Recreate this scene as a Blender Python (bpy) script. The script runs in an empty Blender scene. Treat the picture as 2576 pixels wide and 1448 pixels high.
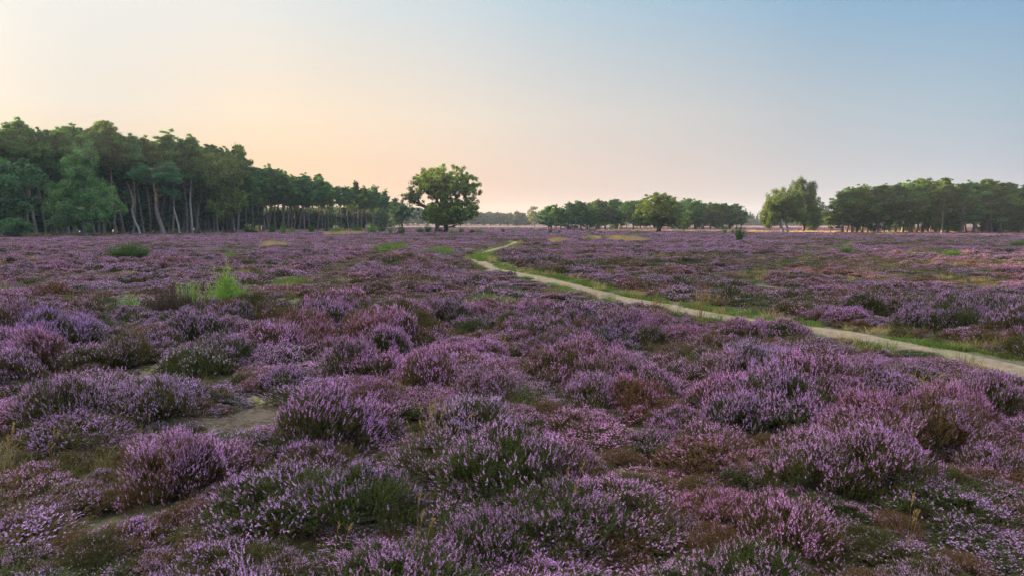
import bpy, math, random
import numpy as np
from mathutils import Vector

# ------------------------------------------------------------------ camera, world, sun
SC = bpy.context.scene
PITCH = math.radians(5.42)
CAMH = 2.8
F = 1716.7                      # focal length in photo pixels (photo taken as 2575 wide)
cam_d = bpy.data.cameras.new("camera"); cam_d.lens = 24; cam_d.sensor_width = 36
cam_d.clip_start = 0.05; cam_d.clip_end = 6000
cam = bpy.data.objects.new("camera", cam_d); SC.collection.objects.link(cam)
cam.location = (0, 0, CAMH); cam.rotation_euler = (math.radians(90) - PITCH, 0, 0)
SC.camera = cam
SC.view_settings.view_transform = 'Standard'; SC.view_settings.look = 'None'
SC.view_settings.exposure = 2.15; SC.view_settings.gamma = 1.0
SC.cycles.max_bounces = 6; SC.cycles.diffuse_bounces = 3; SC.cycles.transmission_bounces = 4
SC.cycles.transparent_max_bounces = 4; SC.cycles.volume_bounces = 1
SC.cycles.use_denoising = True; SC.cycles.denoising_prefilter = 'NONE'; SC.cycles.denoising_input_passes = 'RGB_ALBEDO_NORMAL'

SUN_AZ, SUN_EL = math.radians(-63), math.radians(6.5)
SUN_DIR = Vector((math.sin(SUN_AZ)*math.cos(SUN_EL), math.cos(SUN_AZ)*math.cos(SUN_EL), math.sin(SUN_EL)))
sun_d = bpy.data.lights.new("sun", 'SUN'); sun_d.energy = 5.0; sun_d.angle = math.radians(0.6)
sun_d.color = (1.0, 0.68, 0.42)
sun = bpy.data.objects.new("sun", sun_d); SC.collection.objects.link(sun)
sun.rotation_euler = SUN_DIR.to_track_quat('Z', 'Y').to_euler(); sun.location = (-60, 20, 60)

ZEN = 2.85      # brightness of the high sky above the picture
def lin(c):
    return tuple((v/255/12.92 if v/255 <= 0.04045 else ((v/255+0.055)/1.055)**2.4) for v in c)

world = bpy.data.worlds.new("World"); SC.world = world; world.use_nodes = True
nt = world.node_tree; nt.nodes.clear(); N = nt.nodes.new; L = nt.links.new
out = N("ShaderNodeOutputWorld"); bg = N("ShaderNodeBackground"); L(bg.outputs[0], out.inputs[0])
sky = N("ShaderNodeTexSky"); sky.sky_type = 'NISHITA'; sky.sun_disc = False
sky.sun_elevation = SUN_EL; sky.sun_rotation = SUN_AZ; sky.air_density = 1.2; sky.dust_density = 2.0
tc = N("ShaderNodeTexCoord"); sep = N("ShaderNodeSeparateXYZ"); L(tc.outputs["Generated"], sep.inputs[0])
at = N("ShaderNodeMath"); at.operation = 'ARCTAN2'; L(sep.outputs[0], at.inputs[0]); L(sep.outputs[1], at.inputs[1])
azf = N("ShaderNodeMapRange"); azf.inputs[1].default_value = math.radians(-180); azf.inputs[2].default_value = math.radians(180)
L(at.outputs[0], azf.inputs[0])
asn = N("ShaderNodeMath"); asn.operation = 'ARCSINE'; L(sep.outputs[2], asn.inputs[0])
def az_ramp(stops):
    r = N("ShaderNodeValToRGB"); r.color_ramp.interpolation = 'CARDINAL'
    el = r.color_ramp.elements
    for i, (deg, c) in enumerate(stops):
        p = (deg+180)/360
        e = el[i] if i < 2 else el.new(p)
        e.position = p; e.color = lin(c) + (1,)
    L(azf.outputs[0], r.inputs[0]); return r
# sky colours: at the horizon, 7 degrees up, 18 degrees up, 40 degrees up (degrees of azimuth from the view axis)
R0 = az_ramp([(-180,(105,108,132)), (-110,(270,205,140)), (-68,(370,270,150)), (-37,(255,206,142)), (-18,(250,200,150)), (0,(232,195,172)), (20,(208,194,190)), (37,(188,186,194)), (100,(125,128,152)), (180,(105,108,132))])
R1 = az_ramp([(-180,(100,120,150)), (-110,(275,240,190)), (-68,(360,310,230)), (-37,(253,239,218)), (-18,(249,228,202)), (0,(228,217,205)), (20,(192,197,201)), (37,(160,183,200)), (100,(110,135,165)), (180,(100,120,150))])
R2 = az_ramp([(-180,(95,125,165)), (-110,(235,232,222)), (-68,(300,285,260)), (-37,(247,247,243)), (-18,(224,231,233)), (0,(190,210,222)), (20,(142,182,211)), (37,(110,162,204)), (100,(98,145,192)), (180,(95,125,165))])
R3 = az_ramp([(-180,(180,190,204)), (-68,(285,272,250)), (0,(232,234,236)), (60,(205,214,226)), (180,(180,190,204))])
def emix(a, b, lo, hi):
    m = N("ShaderNodeMapRange"); m.interpolation_type = 'SMOOTHSTEP' if lo > 15 else 'LINEAR'
    m.inputs[1].default_value = math.radians(lo); m.inputs[2].default_value = math.radians(hi)
    L(asn.outputs[0], m.inputs[0]); x = N("ShaderNodeMix"); x.data_type = 'RGBA'
    L(m.outputs[0], x.inputs[0]); L(a, x.inputs[6]); L(b, x.inputs[7]); return x.outputs[2]
c = emix(R0.outputs[0], R1.outputs[0], 0.5, 8.5)
c = emix(c, R2.outputs[0], 8.5, 18)
up = N("ShaderNodeVectorMath"); up.operation = 'SCALE'; L(R3.outputs[0], up.inputs[0]); up.inputs[3].default_value = ZEN
c = emix(c, up.outputs[0], 20, 48)
sc1 = N("ShaderNodeVectorMath"); sc1.operation = 'SCALE'; L(c, sc1.inputs[0]); sc1.inputs[3].default_value = 1.0
sc2 = N("ShaderNodeVectorMath"); sc2.operation = 'SCALE'; L(sky.outputs[0], sc2.inputs[0]); sc2.inputs[3].default_value = 0.001
ad = N("ShaderNodeVectorMath"); ad.operation = 'ADD'; L(sc1.outputs[0], ad.inputs[0]); L(sc2.outputs[0], ad.inputs[1])
L(ad.outputs[0], bg.inputs[0]); bg.inputs[1].default_value = 0.225

# ------------------------------------------------------------------ helpers
COL = SC.collection
def G(u, v, z=0.0):
    """photo pixel -> point on the plane at height z"""
    x = (u-1287.5)/F; y = -(v-724)/F
    d = np.array([x, math.cos(PITCH) + y*math.sin(PITCH), -math.sin(PITCH) + y*math.cos(PITCH)])
    t = (z-CAMH)/d[2]
    return float(d[0]*t), float(d[1]*t)
def ztop(v, Y):
    y = -(v-724)/F
    return CAMH + Y*(-math.sin(PITCH)+y*math.cos(PITCH))/(math.cos(PITCH)+y*math.sin(PITCH))

_tab = np.random.default_rng(7).random((256, 256))
def vn(x, y, s=0):
    x = np.asarray(x, float) + s*17.3; y = np.asarray(y, float) + s*31.7
    xi = np.floor(x).astype(int); yi = np.floor(y).astype(int); fx = x-xi; fy = y-yi
    fx = fx*fx*(3-2*fx); fy = fy*fy*(3-2*fy)
    g = lambda a, b: _tab[(xi+a) % 256, (yi+b) % 256]
    return (g(0,0)*(1-fx)+g(1,0)*fx)*(1-fy) + (g(0,1)*(1-fx)+g(1,1)*fx)*fy
def fbm(x, y, s=0, o=3):
    r = 0; a = 0.5; t = 0; k = 1.0
    for i in range(o):
        r = r + a*vn(x*k, y*k, s+i*5); t += a; a *= 0.5; k *= 2.03
    return r/t
def sst(a, b, x):
    t = np.clip((x-a)/(b-a), 0, 1); return t*t*(3-2*t)
def T(x, y):
    x = np.asarray(x, float); y = np.asarray(y, float)
    d = np.hypot(x, y)
    return 0.42*(fbm(x/9, y/9, 3, 2)-0.5)*(1-sst(35, 75, d))*sst(1, 9, d)

def norm(a):
    return a/np.maximum(np.linalg.norm(a, axis=-1, keepdims=True), 1e-9)

class MB:
    def __init__(s): s.v = []; s.f3 = []; s.f4 = []; s.n = 0; s.m3 = []; s.m4 = []; s.a3 = []; s.a4 = []
    def add(s, verts, faces, mi=0, var=0.5):
        verts = np.asarray(verts, float).reshape(-1, 3); faces = np.asarray(faces, int)
        k = faces.shape[1]; fl, ml, al = (s.f3, s.m3, s.a3) if k == 3 else (s.f4, s.m4, s.a4)
        fl.append(faces+s.n); ml.append(np.full(len(faces), mi)); al.append(np.broadcast_to(np.asarray(var, float), (len(faces),)).copy())
        s.v.append(verts); s.n += len(verts)
    def mesh(s, name, mats, smooth=False):
        me = bpy.data.meshes.new(name)
        v = np.concatenate(s.v); f3 = np.concatenate(s.f3) if s.f3 else np.zeros((0,3), int); f4 = np.concatenate(s.f4) if s.f4 else np.zeros((0,4), int)
        mi = np.concatenate(s.m3+s.m4); va = np.concatenate(s.a3+s.a4)
        n3, n4 = len(f3), len(f4)
        me.vertices.add(len(v)); me.vertices.foreach_set("co", v.astype(np.float32).ravel())
        me.loops.add(n3*3+n4*4); me.loops.foreach_set("vertex_index", np.concatenate([f3.ravel(), f4.ravel()]).astype(np.int32))
        me.polygons.add(n3+n4)
        me.polygons.foreach_set("loop_start", np.concatenate([np.arange(n3)*3, n3*3+np.arange(n4)*4]).astype(np.int32))
        me.polygons.foreach_set("material_index", mi.astype(np.int32))
        me.polygons.foreach_set("use_smooth", np.full(n3+n4, smooth))
        a = me.attributes.new("var", 'FLOAT', 'FACE'); a.data.foreach_set("value", va.astype(np.float32))
        for m in mats: me.materials.append(m)
        me.update(calc_edges=True); return me
    # --- shapes
    def rhomb(s, c, a, b, mi, var):
        """rhombic faces with centres c and half axes a, b (n,3)"""
        n = len(c); v = np.stack([c-a, c+b, c+a, c-b], 1).reshape(-1, 3)
        s.add(v, np.arange(n*4).reshape(n, 4), mi, var)
    def tri(s, base, tip, w, mi, var):
        n = len(base); v = np.stack([base-w, base+w, tip], 1).reshape(-1, 3)
        s.add(v, np.arange(n*3).reshape(n, 3), mi, var)
    def tubes(s, p0, p1, r0, r1, k=5, mi=0, var=0.5):
        p0 = np.asarray(p0, float).reshape(-1, 3); p1 = np.asarray(p1, float).reshape(-1, 3); n = len(p0)
        r0 = np.broadcast_to(r0, (n,)); r1 = np.broadcast_to(r1, (n,))
        d = norm(p1-p0); ref = np.where(np.abs(d[:, 2:3]) > 0.9, np.array([[1., 0, 0]]), np.array([[0., 0, 1]]))
        a = norm(np.cross(d, ref)); b = np.cross(d, a)
        th = np.arange(k)*2*math.pi/k
        ring = a[:, None]*np.cos(th)[None, :, None] + b[:, None]*np.sin(th)[None, :, None]
        v = np.concatenate([p0[:, None]+ring*r0[:, None, None], p1[:, None]+ring*r1[:, None, None]], 1)
        i = np.arange(k); q = np.stack([i, (i+1) % k, k+(i+1) % k, k+i], 1)
        f = (q[None]+(np.arange(n)*2*k)[:, None, None]).reshape(-1, 4)
        s.add(v, f, mi, np.repeat(np.broadcast_to(var, (n,)), k))
    def path(s, pts, rad, k=8, mi=0, var=0.5):
        """one continuous tapered tube through pts"""
        pts = np.asarray(pts, float); n = len(pts); rad = np.asarray(rad, float)
        d = norm(np.gradient(pts, axis=0)); a = norm(np.cross(d, np.array([0.13, 1, 0.07]))); b = np.cross(d, a)
        th = np.arange(k)*2*math.pi/k
        v = pts[:, None] + (a[:, None]*np.cos(th)[None, :, None] + b[:, None]*np.sin(th)[None, :, None])*rad[:, None, None]
        i = np.arange(k); f = [np.stack([j*k+i, j*k+(i+1) % k, (j+1)*k+(i+1) % k, (j+1)*k+i], 1) for j in range(n-1)]
        s.add(v, np.concatenate(f), mi, var)

def rdir(rng, n):
    return norm(rng.normal(size=(n, 3)))

def tag(o, label=None, cat=None, group=None, kind=None):
    if label: o["label"] = label
    if cat: o["category"] = cat
    if group: o["group"] = group
    if kind: o["kind"] = kind
    return o
def obj(name, me, parent=None, color=None):
    o = bpy.data.objects.new(name, me); COL.objects.link(o)
    if parent is not None: o.parent = parent
    if color is not None: o.color = tuple(color)+(1,)
    return o
def empty(name, loc, rz=0, s=(1, 1, 1)):
    o = bpy.data.objects.new(name, None); COL.objects.link(o); o.empty_display_size = 0.3
    o.location = loc; o.rotation_euler = (0, 0, rz); o.scale = s; return o

# ------------------------------------------------------------------ materials
def mat(name):
    m = bpy.data.materials.new(name); m.use_nodes = True; t = m.node_tree; t.nodes.clear()
    return m, t, t.nodes.new, t.links.new
def attr(n, name, typ='GEOMETRY'):
    a = n("ShaderNodeAttribute"); a.attribute_name = name; a.attribute_type = typ; return a
def vmul(n, l, a, b, op='MULTIPLY'):
    x = n("ShaderNodeVectorMath"); x.operation = op
    for i, k in enumerate((a, b)):
        if hasattr(k, 'node'): l(k, x.inputs[i])
        else: x.inputs[i].default_value = k
    return x.outputs[0]
def leaf_out(t, n, l, col, trans=0.35, rough=0.7, tcol=(1.15, 1.2, 0.6), spec=0.2):
    o = n("ShaderNodeOutputMaterial"); p = n("ShaderNodeBsdfPrincipled"); tr = n("ShaderNodeBsdfTranslucent"); mx = n("ShaderNodeMixShader")
    l(col, p.inputs["Base Color"]); p.inputs["Roughness"].default_value = rough; p.inputs["Specular IOR Level"].default_value = spec
    l(vmul(n, l, col, tcol), tr.inputs[0]); mx.inputs[0].default_value = trans
    l(p.outputs[0], mx.inputs[1]); l(tr.outputs[0], mx.inputs[2]); l(mx.outputs[0], o.inputs[0])
def varscale(n, l, col, lo, hi):
    a = attr(n, "var"); m = n("ShaderNodeMapRange"); m.inputs[3].default_value = lo; m.inputs[4].default_value = hi
    l(a.outputs["Fac"], m.inputs[0]); x = n("ShaderNodeVectorMath"); x.operation = 'SCALE'
    l(col, x.inputs[0]); l(m.outputs[0], x.inputs[3]); return x.outputs[0]
def source_color(n, src, const=None):
    if src == 'obj': return n("ShaderNodeObjectInfo").outputs["Color"]
    if src == 'inst': return attr(n, "tint", 'INSTANCER').outputs["Color"]
    r = n("ShaderNodeRGB"); r.outputs[0].default_value = tuple(const)+(1,); return r.outputs[0]
def leaf_mat(name, src, const=None, lo=0.6, hi=1.4, trans=0.35, yellow=0.0):
    m, t, n, l = mat(name); c = varscale(n, l, source_color(n, src, const), lo, hi)
    leaf_out(t, n, l, c, trans); return m
def bark_mat(name, low, high, z0, z1, scale=3.0, zs=0.3):
    """bark that changes colour up the trunk (grey plates below, orange flakes above for pines)"""
    m, t, n, l = mat(name); tc = n("ShaderNodeTexCoord"); s = n("ShaderNodeSeparateXYZ"); l(tc.outputs["Object"], s.inputs[0])
    mp = n("ShaderNodeMapping"); mp.inputs[3].default_value = (scale, scale, scale*zs); l(tc.outputs["Object"], mp.inputs[0])
    nz = n("ShaderNodeTexNoise"); nz.inputs["Scale"].default_value = 2.0; nz.inputs["Detail"].default_value = 5; l(mp.outputs[0], nz.inputs[0])
    ad = n("ShaderNodeMath"); ad.operation = 'MULTIPLY_ADD'; l(nz.outputs[0], ad.inputs[0]); ad.inputs[1].default_value = 4; l(s.outputs[2], ad.inputs[2])
    mr = n("ShaderNodeMapRange"); mr.inputs[1].default_value = z0+2; mr.inputs[2].default_value = z1+2; l(ad.outputs[0], mr.inputs[0])
    mx = n("ShaderNodeMix"); mx.data_type = 'RGBA'; l(mr.outputs[0], mx.inputs[0]); mx.inputs[6].default_value = low+(1,); mx.inputs[7].default_value = high+(1,)
    r = n("ShaderNodeMapRange"); r.inputs[1].default_value = 0.3; r.inputs[2].default_value = 0.7; r.inputs[3].default_value = 0.5; r.inputs[4].default_value = 1.5; l(nz.outputs[0], r.inputs[0])
    sc = n("ShaderNodeVectorMath"); sc.operation = 'SCALE'; l(mx.outputs[2], sc.inputs[0]); l(r.outputs[0], sc.inputs[3])
    p = n("ShaderNodeBsdfPrincipled"); p.inputs["Roughness"].default_value = 0.9; l(sc.outputs[0], p.inputs["Base Color"])
    b = n("ShaderNodeBump"); b.inputs["Strength"].default_value = 0.6; b.inputs["Distance"].default_value = 0.05; l(nz.outputs[0], b.inputs["Height"]); l(b.outputs[0], p.inputs["Normal"])
    o = n("ShaderNodeOutputMaterial"); l(p.outputs[0], o.inputs[0]); return m
def plain_mat(name, colr, lo=0.7, hi=1.3, rough=0.9):
    m, t, n, l = mat(name); c = varscale(n, l, source_color(n, 'const', colr), lo, hi)
    tc = n("ShaderNodeTexCoord"); nz = n("ShaderNodeTexNoise"); nz.inputs["Scale"].default_value = 14; l(tc.outputs["Object"], nz.inputs[0])
    r = n("ShaderNodeMapRange"); r.inputs[3].default_value = 0.6; r.inputs[4].default_value = 1.4; l(nz.outputs[0], r.inputs[0])
    x = n("ShaderNodeVectorMath"); x.operation = 'SCALE'; l(c, x.inputs[0]); l(r.outputs[0], x.inputs[3])
    p = n("ShaderNodeBsdfPrincipled"); p.inputs["Roughness"].default_value = rough; l(x.outputs[0], p.inputs["Base Color"])
    o = n("ShaderNodeOutputMaterial"); l(p.outputs[0], o.inputs[0]); return m

M = {}
M['pine_bark'] = bark_mat('pine_bark', (0.19, 0.162, 0.148), (0.38, 0.18, 0.09), 5.0, 9.0)
M['oak_bark'] = bark_mat('oak_bark', (0.105, 0.085, 0.065), (0.10, 0.085, 0.06), 5, 9)
M['birch_bark'] = bark_mat('birch_bark', (0.32, 0.31, 0.29), (0.42, 0.40, 0.37), 1, 3, 2.0, 3.0)
M['dead_wood'] = bark_mat('dead_wood', (0.38, 0.35, 0.31), (0.30, 0.20, 0.14), 6, 8)
M['needles'] = leaf_mat('pine_needles', 'obj', lo=0.35, hi=1.65, trans=0.25)
M['leaves'] = leaf_mat('tree_leaves', 'obj', lo=0.4, hi=1.6, trans=0.38)
M['needles_i'] = leaf_mat('pine_needles_far', 'inst', lo=0.45, hi=1.45, trans=0.18)
M['leaves_i'] = leaf_mat('tree_leaves_far', 'inst', lo=0.5, hi=1.5, trans=0.35)
M['blade_i'] = leaf_mat('grass_blade', 'inst', lo=0.6, hi=1.3, trans=0.3)
M['twig'] = plain_mat('dry_twig', (0.11, 0.075, 0.055))
M['broom_leaf'] = leaf_mat('broom_shoots', 'obj', lo=0.55, hi=1.5, trans=0.3)
M['straw'] = leaf_mat('straw', 'const', (0.42, 0.29, 0.13), 0.6, 1.3, 0.3)

def heather_mats(src, tint=(0.5, 0.3, 0.6), dry=0.3):
    # core
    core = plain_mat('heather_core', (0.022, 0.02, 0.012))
    m, t, n, l = mat('heather_shoots')
    fac = attr(n, "tint2", 'INSTANCER').outputs["Fac"] if src == 'inst' else None
    mx = n("ShaderNodeMix"); mx.data_type = 'RGBA'; mx.inputs[6].default_value = (0.075, 0.092, 0.026, 1); mx.inputs[7].default_value = (0.17, 0.095, 0.05, 1)
    if fac is not None: l(fac, mx.inputs[0])
    else: mx.inputs[0].default_value = dry
    leaf_out(t, n, l, varscale(n, l, mx.outputs[2], 0.4, 1.5), 0.3)
    f, t, n, l = mat('heather_flowers')
    c = varscale(n, l, source_color(n, src, tint), 0.55, 1.35)
    leaf_out(t, n, l, c, 0.35, 0.8, (1.1, 0.95, 1.05))
    return [core, m, f]
HM = heather_mats('inst')

# ------------------------------------------------------------------ features of the heath (world coordinates)
path_px = [(3900,1330),(3300,1175),(2980,1090),(2780,1025),(2640,978),(2560,948),(2450,922),(2340,897),(2230,875),(2120,852),(2000,833),(1880,812),(1780,792),(1680,770),(1590,752),
           (1500,734),(1420,717),(1350,702),(1290,690),(1240,676),(1205,662),(1196,650),(1212,640),(1240,630),(1275,620),(1292,613),(1296,608)]
PATH = np.array([G(u, v) for u, v in path_px])
def smooth_poly(P, n):
    t = np.concatenate([[0], np.cumsum(np.linalg.norm(np.diff(P, axis=0), axis=1))]); s = np.linspace(0, t[-1], n)
    Q = np.stack([np.interp(s, t, P[:, i]) for i in (0, 1)], 1)
    for _ in range(6): Q[1:-1] = (Q[:-2]+2*Q[1:-1]+Q[2:])/4
    return Q
PATH = smooth_poly(PATH, 300)
def side_dist(x, y, P):
    """signed distance to a polyline running away from the camera (positive to its right)"""
    x = np.atleast_1d(x); y = np.atleast_1d(y); best = np.full(x.shape, 1e9); sg = np.zeros(x.shape)
    for i in range(len(P)-1):
        ax, ay = P[i]; dx, dy = P[i+1]-P[i]; LL = dx*dx+dy*dy
        t = np.clip(((x-ax)*dx+(y-ay)*dy)/LL, 0, 1); ex = x-ax-t*dx; ey = y-ay-t*dy; d = np.hypot(ex, ey)
        m = d < best; best = np.where(m, d, best); sg = np.where(m, np.sign(dx*ey-dy*ex), sg)
    return -sg*best
PD = lambda x, y: side_dist(x, y, PATH[::3])
TRACKS = [smooth_poly(np.array([G(u, v) for u, v in p]), 40) for p in (
    [(700,735),(760,712),(850,690),(880,668),(930,650),(990,630),(1020,612)],
    [(1830,712),(1905,690),(1975,668),(2040,640),(2110,622),(2130,608)],
    [(2540,730),(2400,700),(2240,680),(2200,655),(2150,640),(2105,622)],
    [(-60,700),(120,694),(320,704),(480,690),(640,694)],
    [(2600,668),(2400,650),(2330,632),(2260,618)],
    [(1000,770),(1130,765),(1280,766),(1380,760)])]
def ell(u0, u1, v0, v1):
    xa, ya = G((u0+u1)/2, v0); xb, yb = G((u0+u1)/2, v1); yc = (ya+yb)/2
    x0, _ = G(u0, (v0+v1)/2); x1, _ = G(u1, (v0+v1)/2)
    return ((x0+x1)/2, yc, max(abs(x1-x0)/2, .1), max(abs(ya-yb)/2, .1))
def inell(x, y, e, wob=0.35):
    d = np.hypot((x-e[0])/e[2], (y-e[1])/e[3]); return d + wob*(fbm(x*1.3/max(.4, e[2]), y*1.3/max(.4, e[2]), 9, 3)-0.5)*2
SAND = [ell(470,730,1050,1125), ell(-60,40,1120,1190)]
MOSS = [ell(372,470,905,962), ell(150,470,955,1010), ell(975,1075,1085,1165), ell(570,740,1010,1040), ell(1290,1420,1085,1120), ell(1540,1660,1195,1240), ell(1700,1790,1200,1250), ell(920,1000,1390,1425),ell(60,200,985,1030), ell(1340,1420,1315,1350)]
GREEN = [ell(500,640,630,640), ell(540,620,642,652), ell(1185,1285,757,770), ell(1190,1240,642,658), ell(945,1000,618,634), ell(1070,1130,628,642), ell(2245,2320,641,648), ell(700,760,720,730)]
STRAW = [ell(1375,1435,608,614), ell(1480,1630,600,611), ell(655,725,618,624), ell(10,70,662,667), ell(835,905,588,593)]
WOODPX = [(-400,612),(-60,600),(120,597),(350,592),(640,586),(800,582),(1000,577)]
WL = np.array([G(u, v) for u, v in WOODPX])      # foot of the left wood
def in_left_wood(x, y):
    # left of the line through WL (x as a function of y)
    xl = np.interp(y, WL[:, 1], WL[:, 0]); return (x < xl-0.5) & (y > 42) & (y < 366)

# ------------------------------------------------------------------ ground
def build_ground():
    gx = np.sinh(np.linspace(-7.2, 7.2, 260)); gx = gx/gx[-1]*1550
    gy = np.sinh(np.linspace(-3.6, 8.2, 420)); gy = gy/gy[-1]*1550
    gx = np.sort(np.concatenate([gx[np.abs(gx) > 14], np.arange(-14, 14.01, 0.3)]))
    gy = np.sort(np.concatenate([gy[(gy < -3) | (gy > 32)], np.arange(-3, 32.01, 0.3)]))
    gy = np.concatenate([[-1500, -600, -200, -60], gy[gy > -30]])
    X, Y = np.meshgrid(gx, gy); Z = T(X, Y)
    v = np.stack([X, Y, Z], -1).reshape(-1, 3); nx, ny = len(gx), len(gy)
    i = np.arange(nx-1)[None]+np.arange(ny-1)[:, None]*nx; i = i.ravel()
    f = np.stack([i, i+1, i+nx+1, i+nx], 1)
    mb = MB(); mb.add(v, f)
    m, t, n, l = mat('heath_soil')
    tc = n("ShaderNodeTexCoord")
    def noise(s, d=6, r=0.6):
        z = n("ShaderNodeTexNoise"); z.inputs["Scale"].default_value = s; z.inputs["Detail"].default_value = d; z.inputs["Roughness"].default_value = r
        l(tc.outputs["Object"], z.inputs[0]); return z.outputs[0]
    def ramp(x, stops):
        r = n("ShaderNodeValToRGB"); e = r.color_ramp.elements
        for k, (p, c) in enumerate(stops):
            q = e[k] if k < 2 else e.new(p)
            q.position = p; q.color = tuple(c)+(1,)
        l(x, r.inputs[0]); return r.outputs[0]
    c1 = ramp(noise(0.35, 8), [(0.3, (0.045, 0.036, 0.022)), (0.45, (0.075, 0.078, 0.032)), (0.6, (0.11, 0.095, 0.05)), (0.75, (0.075, 0.05, 0.035))])
    c2 = ramp(noise(9, 8, 0.7), [(0.3, (0.5, 0.5, 0.5)), (0.7, (1.5, 1.5, 1.5))])
    c = vmul(n, l, c1, c2)
    ms = attr(n, "sand"); s1 = ramp(noise(30, 6, 0.75), [(0.3, (0.055, 0.042, 0.03)), (0.7, (0.15, 0.115, 0.08))])
    mx = n("ShaderNodeMix"); mx.data_type = 'RGBA'; l(ms.outputs["Fac"], mx.inputs[0]); l(c, mx.inputs[6]); l(s1, mx.inputs[7])
    mg = attr(n, "far"); far = ramp(noise(0.05, 6, 0.65), [(0.35, (0.17, 0.09, 0.09)), (0.5, (0.24, 0.11, 0.14)), (0.62, (0.17, 0.14, 0.06)), (0.7, (0.22, 0.11, 0.12))])
    far = vmul(n, l, far, ramp(noise(0.6, 6, 0.7), [(0.3, (0.6, 0.6, 0.6)), (0.7, (1.3, 1.3, 1.3))]))
    mx2 = n("ShaderNodeMix"); mx2.data_type = 'RGBA'; l(mg.outputs["Fac"], mx2.inputs[0]); l(mx.outputs[2], mx2.inputs[6]); l(far, mx2.inputs[7])
    p = n("ShaderNodeBsdfPrincipled"); p.inputs["Roughness"].default_value = 0.95; l(mx2.outputs[2], p.inputs["Base Color"])
    b = n("ShaderNodeBump"); b.inputs["Strength"].default_value = 0.8; b.inputs["Distance"].default_value = 0.04; l(noise(12, 8, 0.7), b.inputs["Height"]); l(b.outputs[0], p.inputs["Normal"])
    o = n("ShaderNodeOutputMaterial"); l(p.outputs[0], o.inputs[0])
    me = mb.mesh('ground', [m], True)
    s = np.zeros(len(v)); x, y = v[:, 0], v[:, 1]
    for e in SAND: s = np.maximum(s, 1-sst(0.8, 1.5, inell(x, y, e, .9)))
    a = me.attributes.new("sand", 'FLOAT', 'POINT'); a.data.foreach_set("value", s.astype(np.float32))
    fr = sst(330, 420, y)*(1-sst(700, 900, y))*0.9*(~in_left_wood(x, y))
    a = me.attributes.new("far", 'FLOAT', 'POINT'); a.data.foreach_set("value", fr.astype(np.float32))
    tag(obj('ground', me), kind='structure')
build_ground()

def build_path():
    P = PATH; d = norm(np.gradient(P, axis=0)); nrm = np.stack([d[:, 1], -d[:, 0]], 1)
    s = np.arange(len(P)); w = 0.50+0.26*vn(s*0.13, 0*s, 2)+0.25*sst(235, 258, s)*(1-sst(268, 290, s))
    cols = np.array([-1.25, -1.0, -0.75, -0.5, -0.2, 0.1, 0.4, 0.7, 0.95, 1.25]); hz = np.array([-0.08, 0.03, 0.035, 0.02, 0.03, 0.035, 0.022, 0.035, 0.03, -0.08])
    v = []
    for k, cc in enumerate(cols):
        q = P+nrm*(w*cc)[:, None]+nrm*((vn(s*0.31, s*0+k*0.37, 4)-0.5)*0.16)[:, None]
        v.append(np.stack([q[:, 0], q[:, 1], T(q[:, 0], q[:, 1])+hz[k]+0.012*(vn(s*.7, s*0+k, 6)-.5)], 1))
    v = np.stack(v, 1); nc = len(cols); i = (np.arange(len(P)-1)*nc)[:, None]+np.arange(nc-1)[None]; i = i.ravel()
    mb = MB(); mb.add(v.reshape(-1, 3), np.stack([i, i+1, i+nc+1, i+nc], 1))
    m, t, n, l = mat('trodden_sand'); tc = n("ShaderNodeTexCoord")
    def noise(s_, d_=6, r_=0.6):
        z = n("ShaderNodeTexNoise"); z.inputs["Scale"].default_value = s_; z.inputs["Detail"].default_value = d_; z.inputs["Roughness"].default_value = r_
        l(tc.outputs["Object"], z.inputs[0]); return z.outputs[0]
    r = n("ShaderNodeValToRGB"); e = r.color_ramp.elements; e[0].position = 0.3; e[0].color = (0.14, 0.10, 0.066, 1); e[1].position = 0.7; e[1].color = (0.35, 0.262, 0.175, 1); l(noise(3.0, 8, 0.7), r.inputs[0])
    q = n("ShaderNodeValToRGB"); e = q.color_ramp.elements; e[0].position = 0.56; e[0].color = (0, 0, 0, 1); e[1].position = 0.68; e[1].color = (1, 1, 1, 1); l(noise(0.9, 5, 0.6), q.inputs[0])
    mx = n("ShaderNodeMix"); mx.data_type = 'RGBA'; l(q.outputs[0], mx.inputs[0]); l(r.outputs[0], mx.inputs[6]); mx.inputs[7].default_value = (0.14, 0.15, 0.06, 1)
    p = n("ShaderNodeBsdfPrincipled"); p.inputs["Roughness"].default_value = 0.95; l(mx.outputs[2], p.inputs["Base Color"])
    b = n("ShaderNodeBump"); b.inputs["Strength"].default_value = 0.7; b.inputs["Distance"].default_value = 0.03; l(noise(14, 8, .7), b.inputs["Height"]); l(b.outputs[0], p.inputs["Normal"])
    o = n("ShaderNodeOutputMaterial"); l(p.outputs[0], o.inputs[0])
    tag(obj('path', mb.mesh('path', [m], True)), kind='structure')
build_path()

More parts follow.
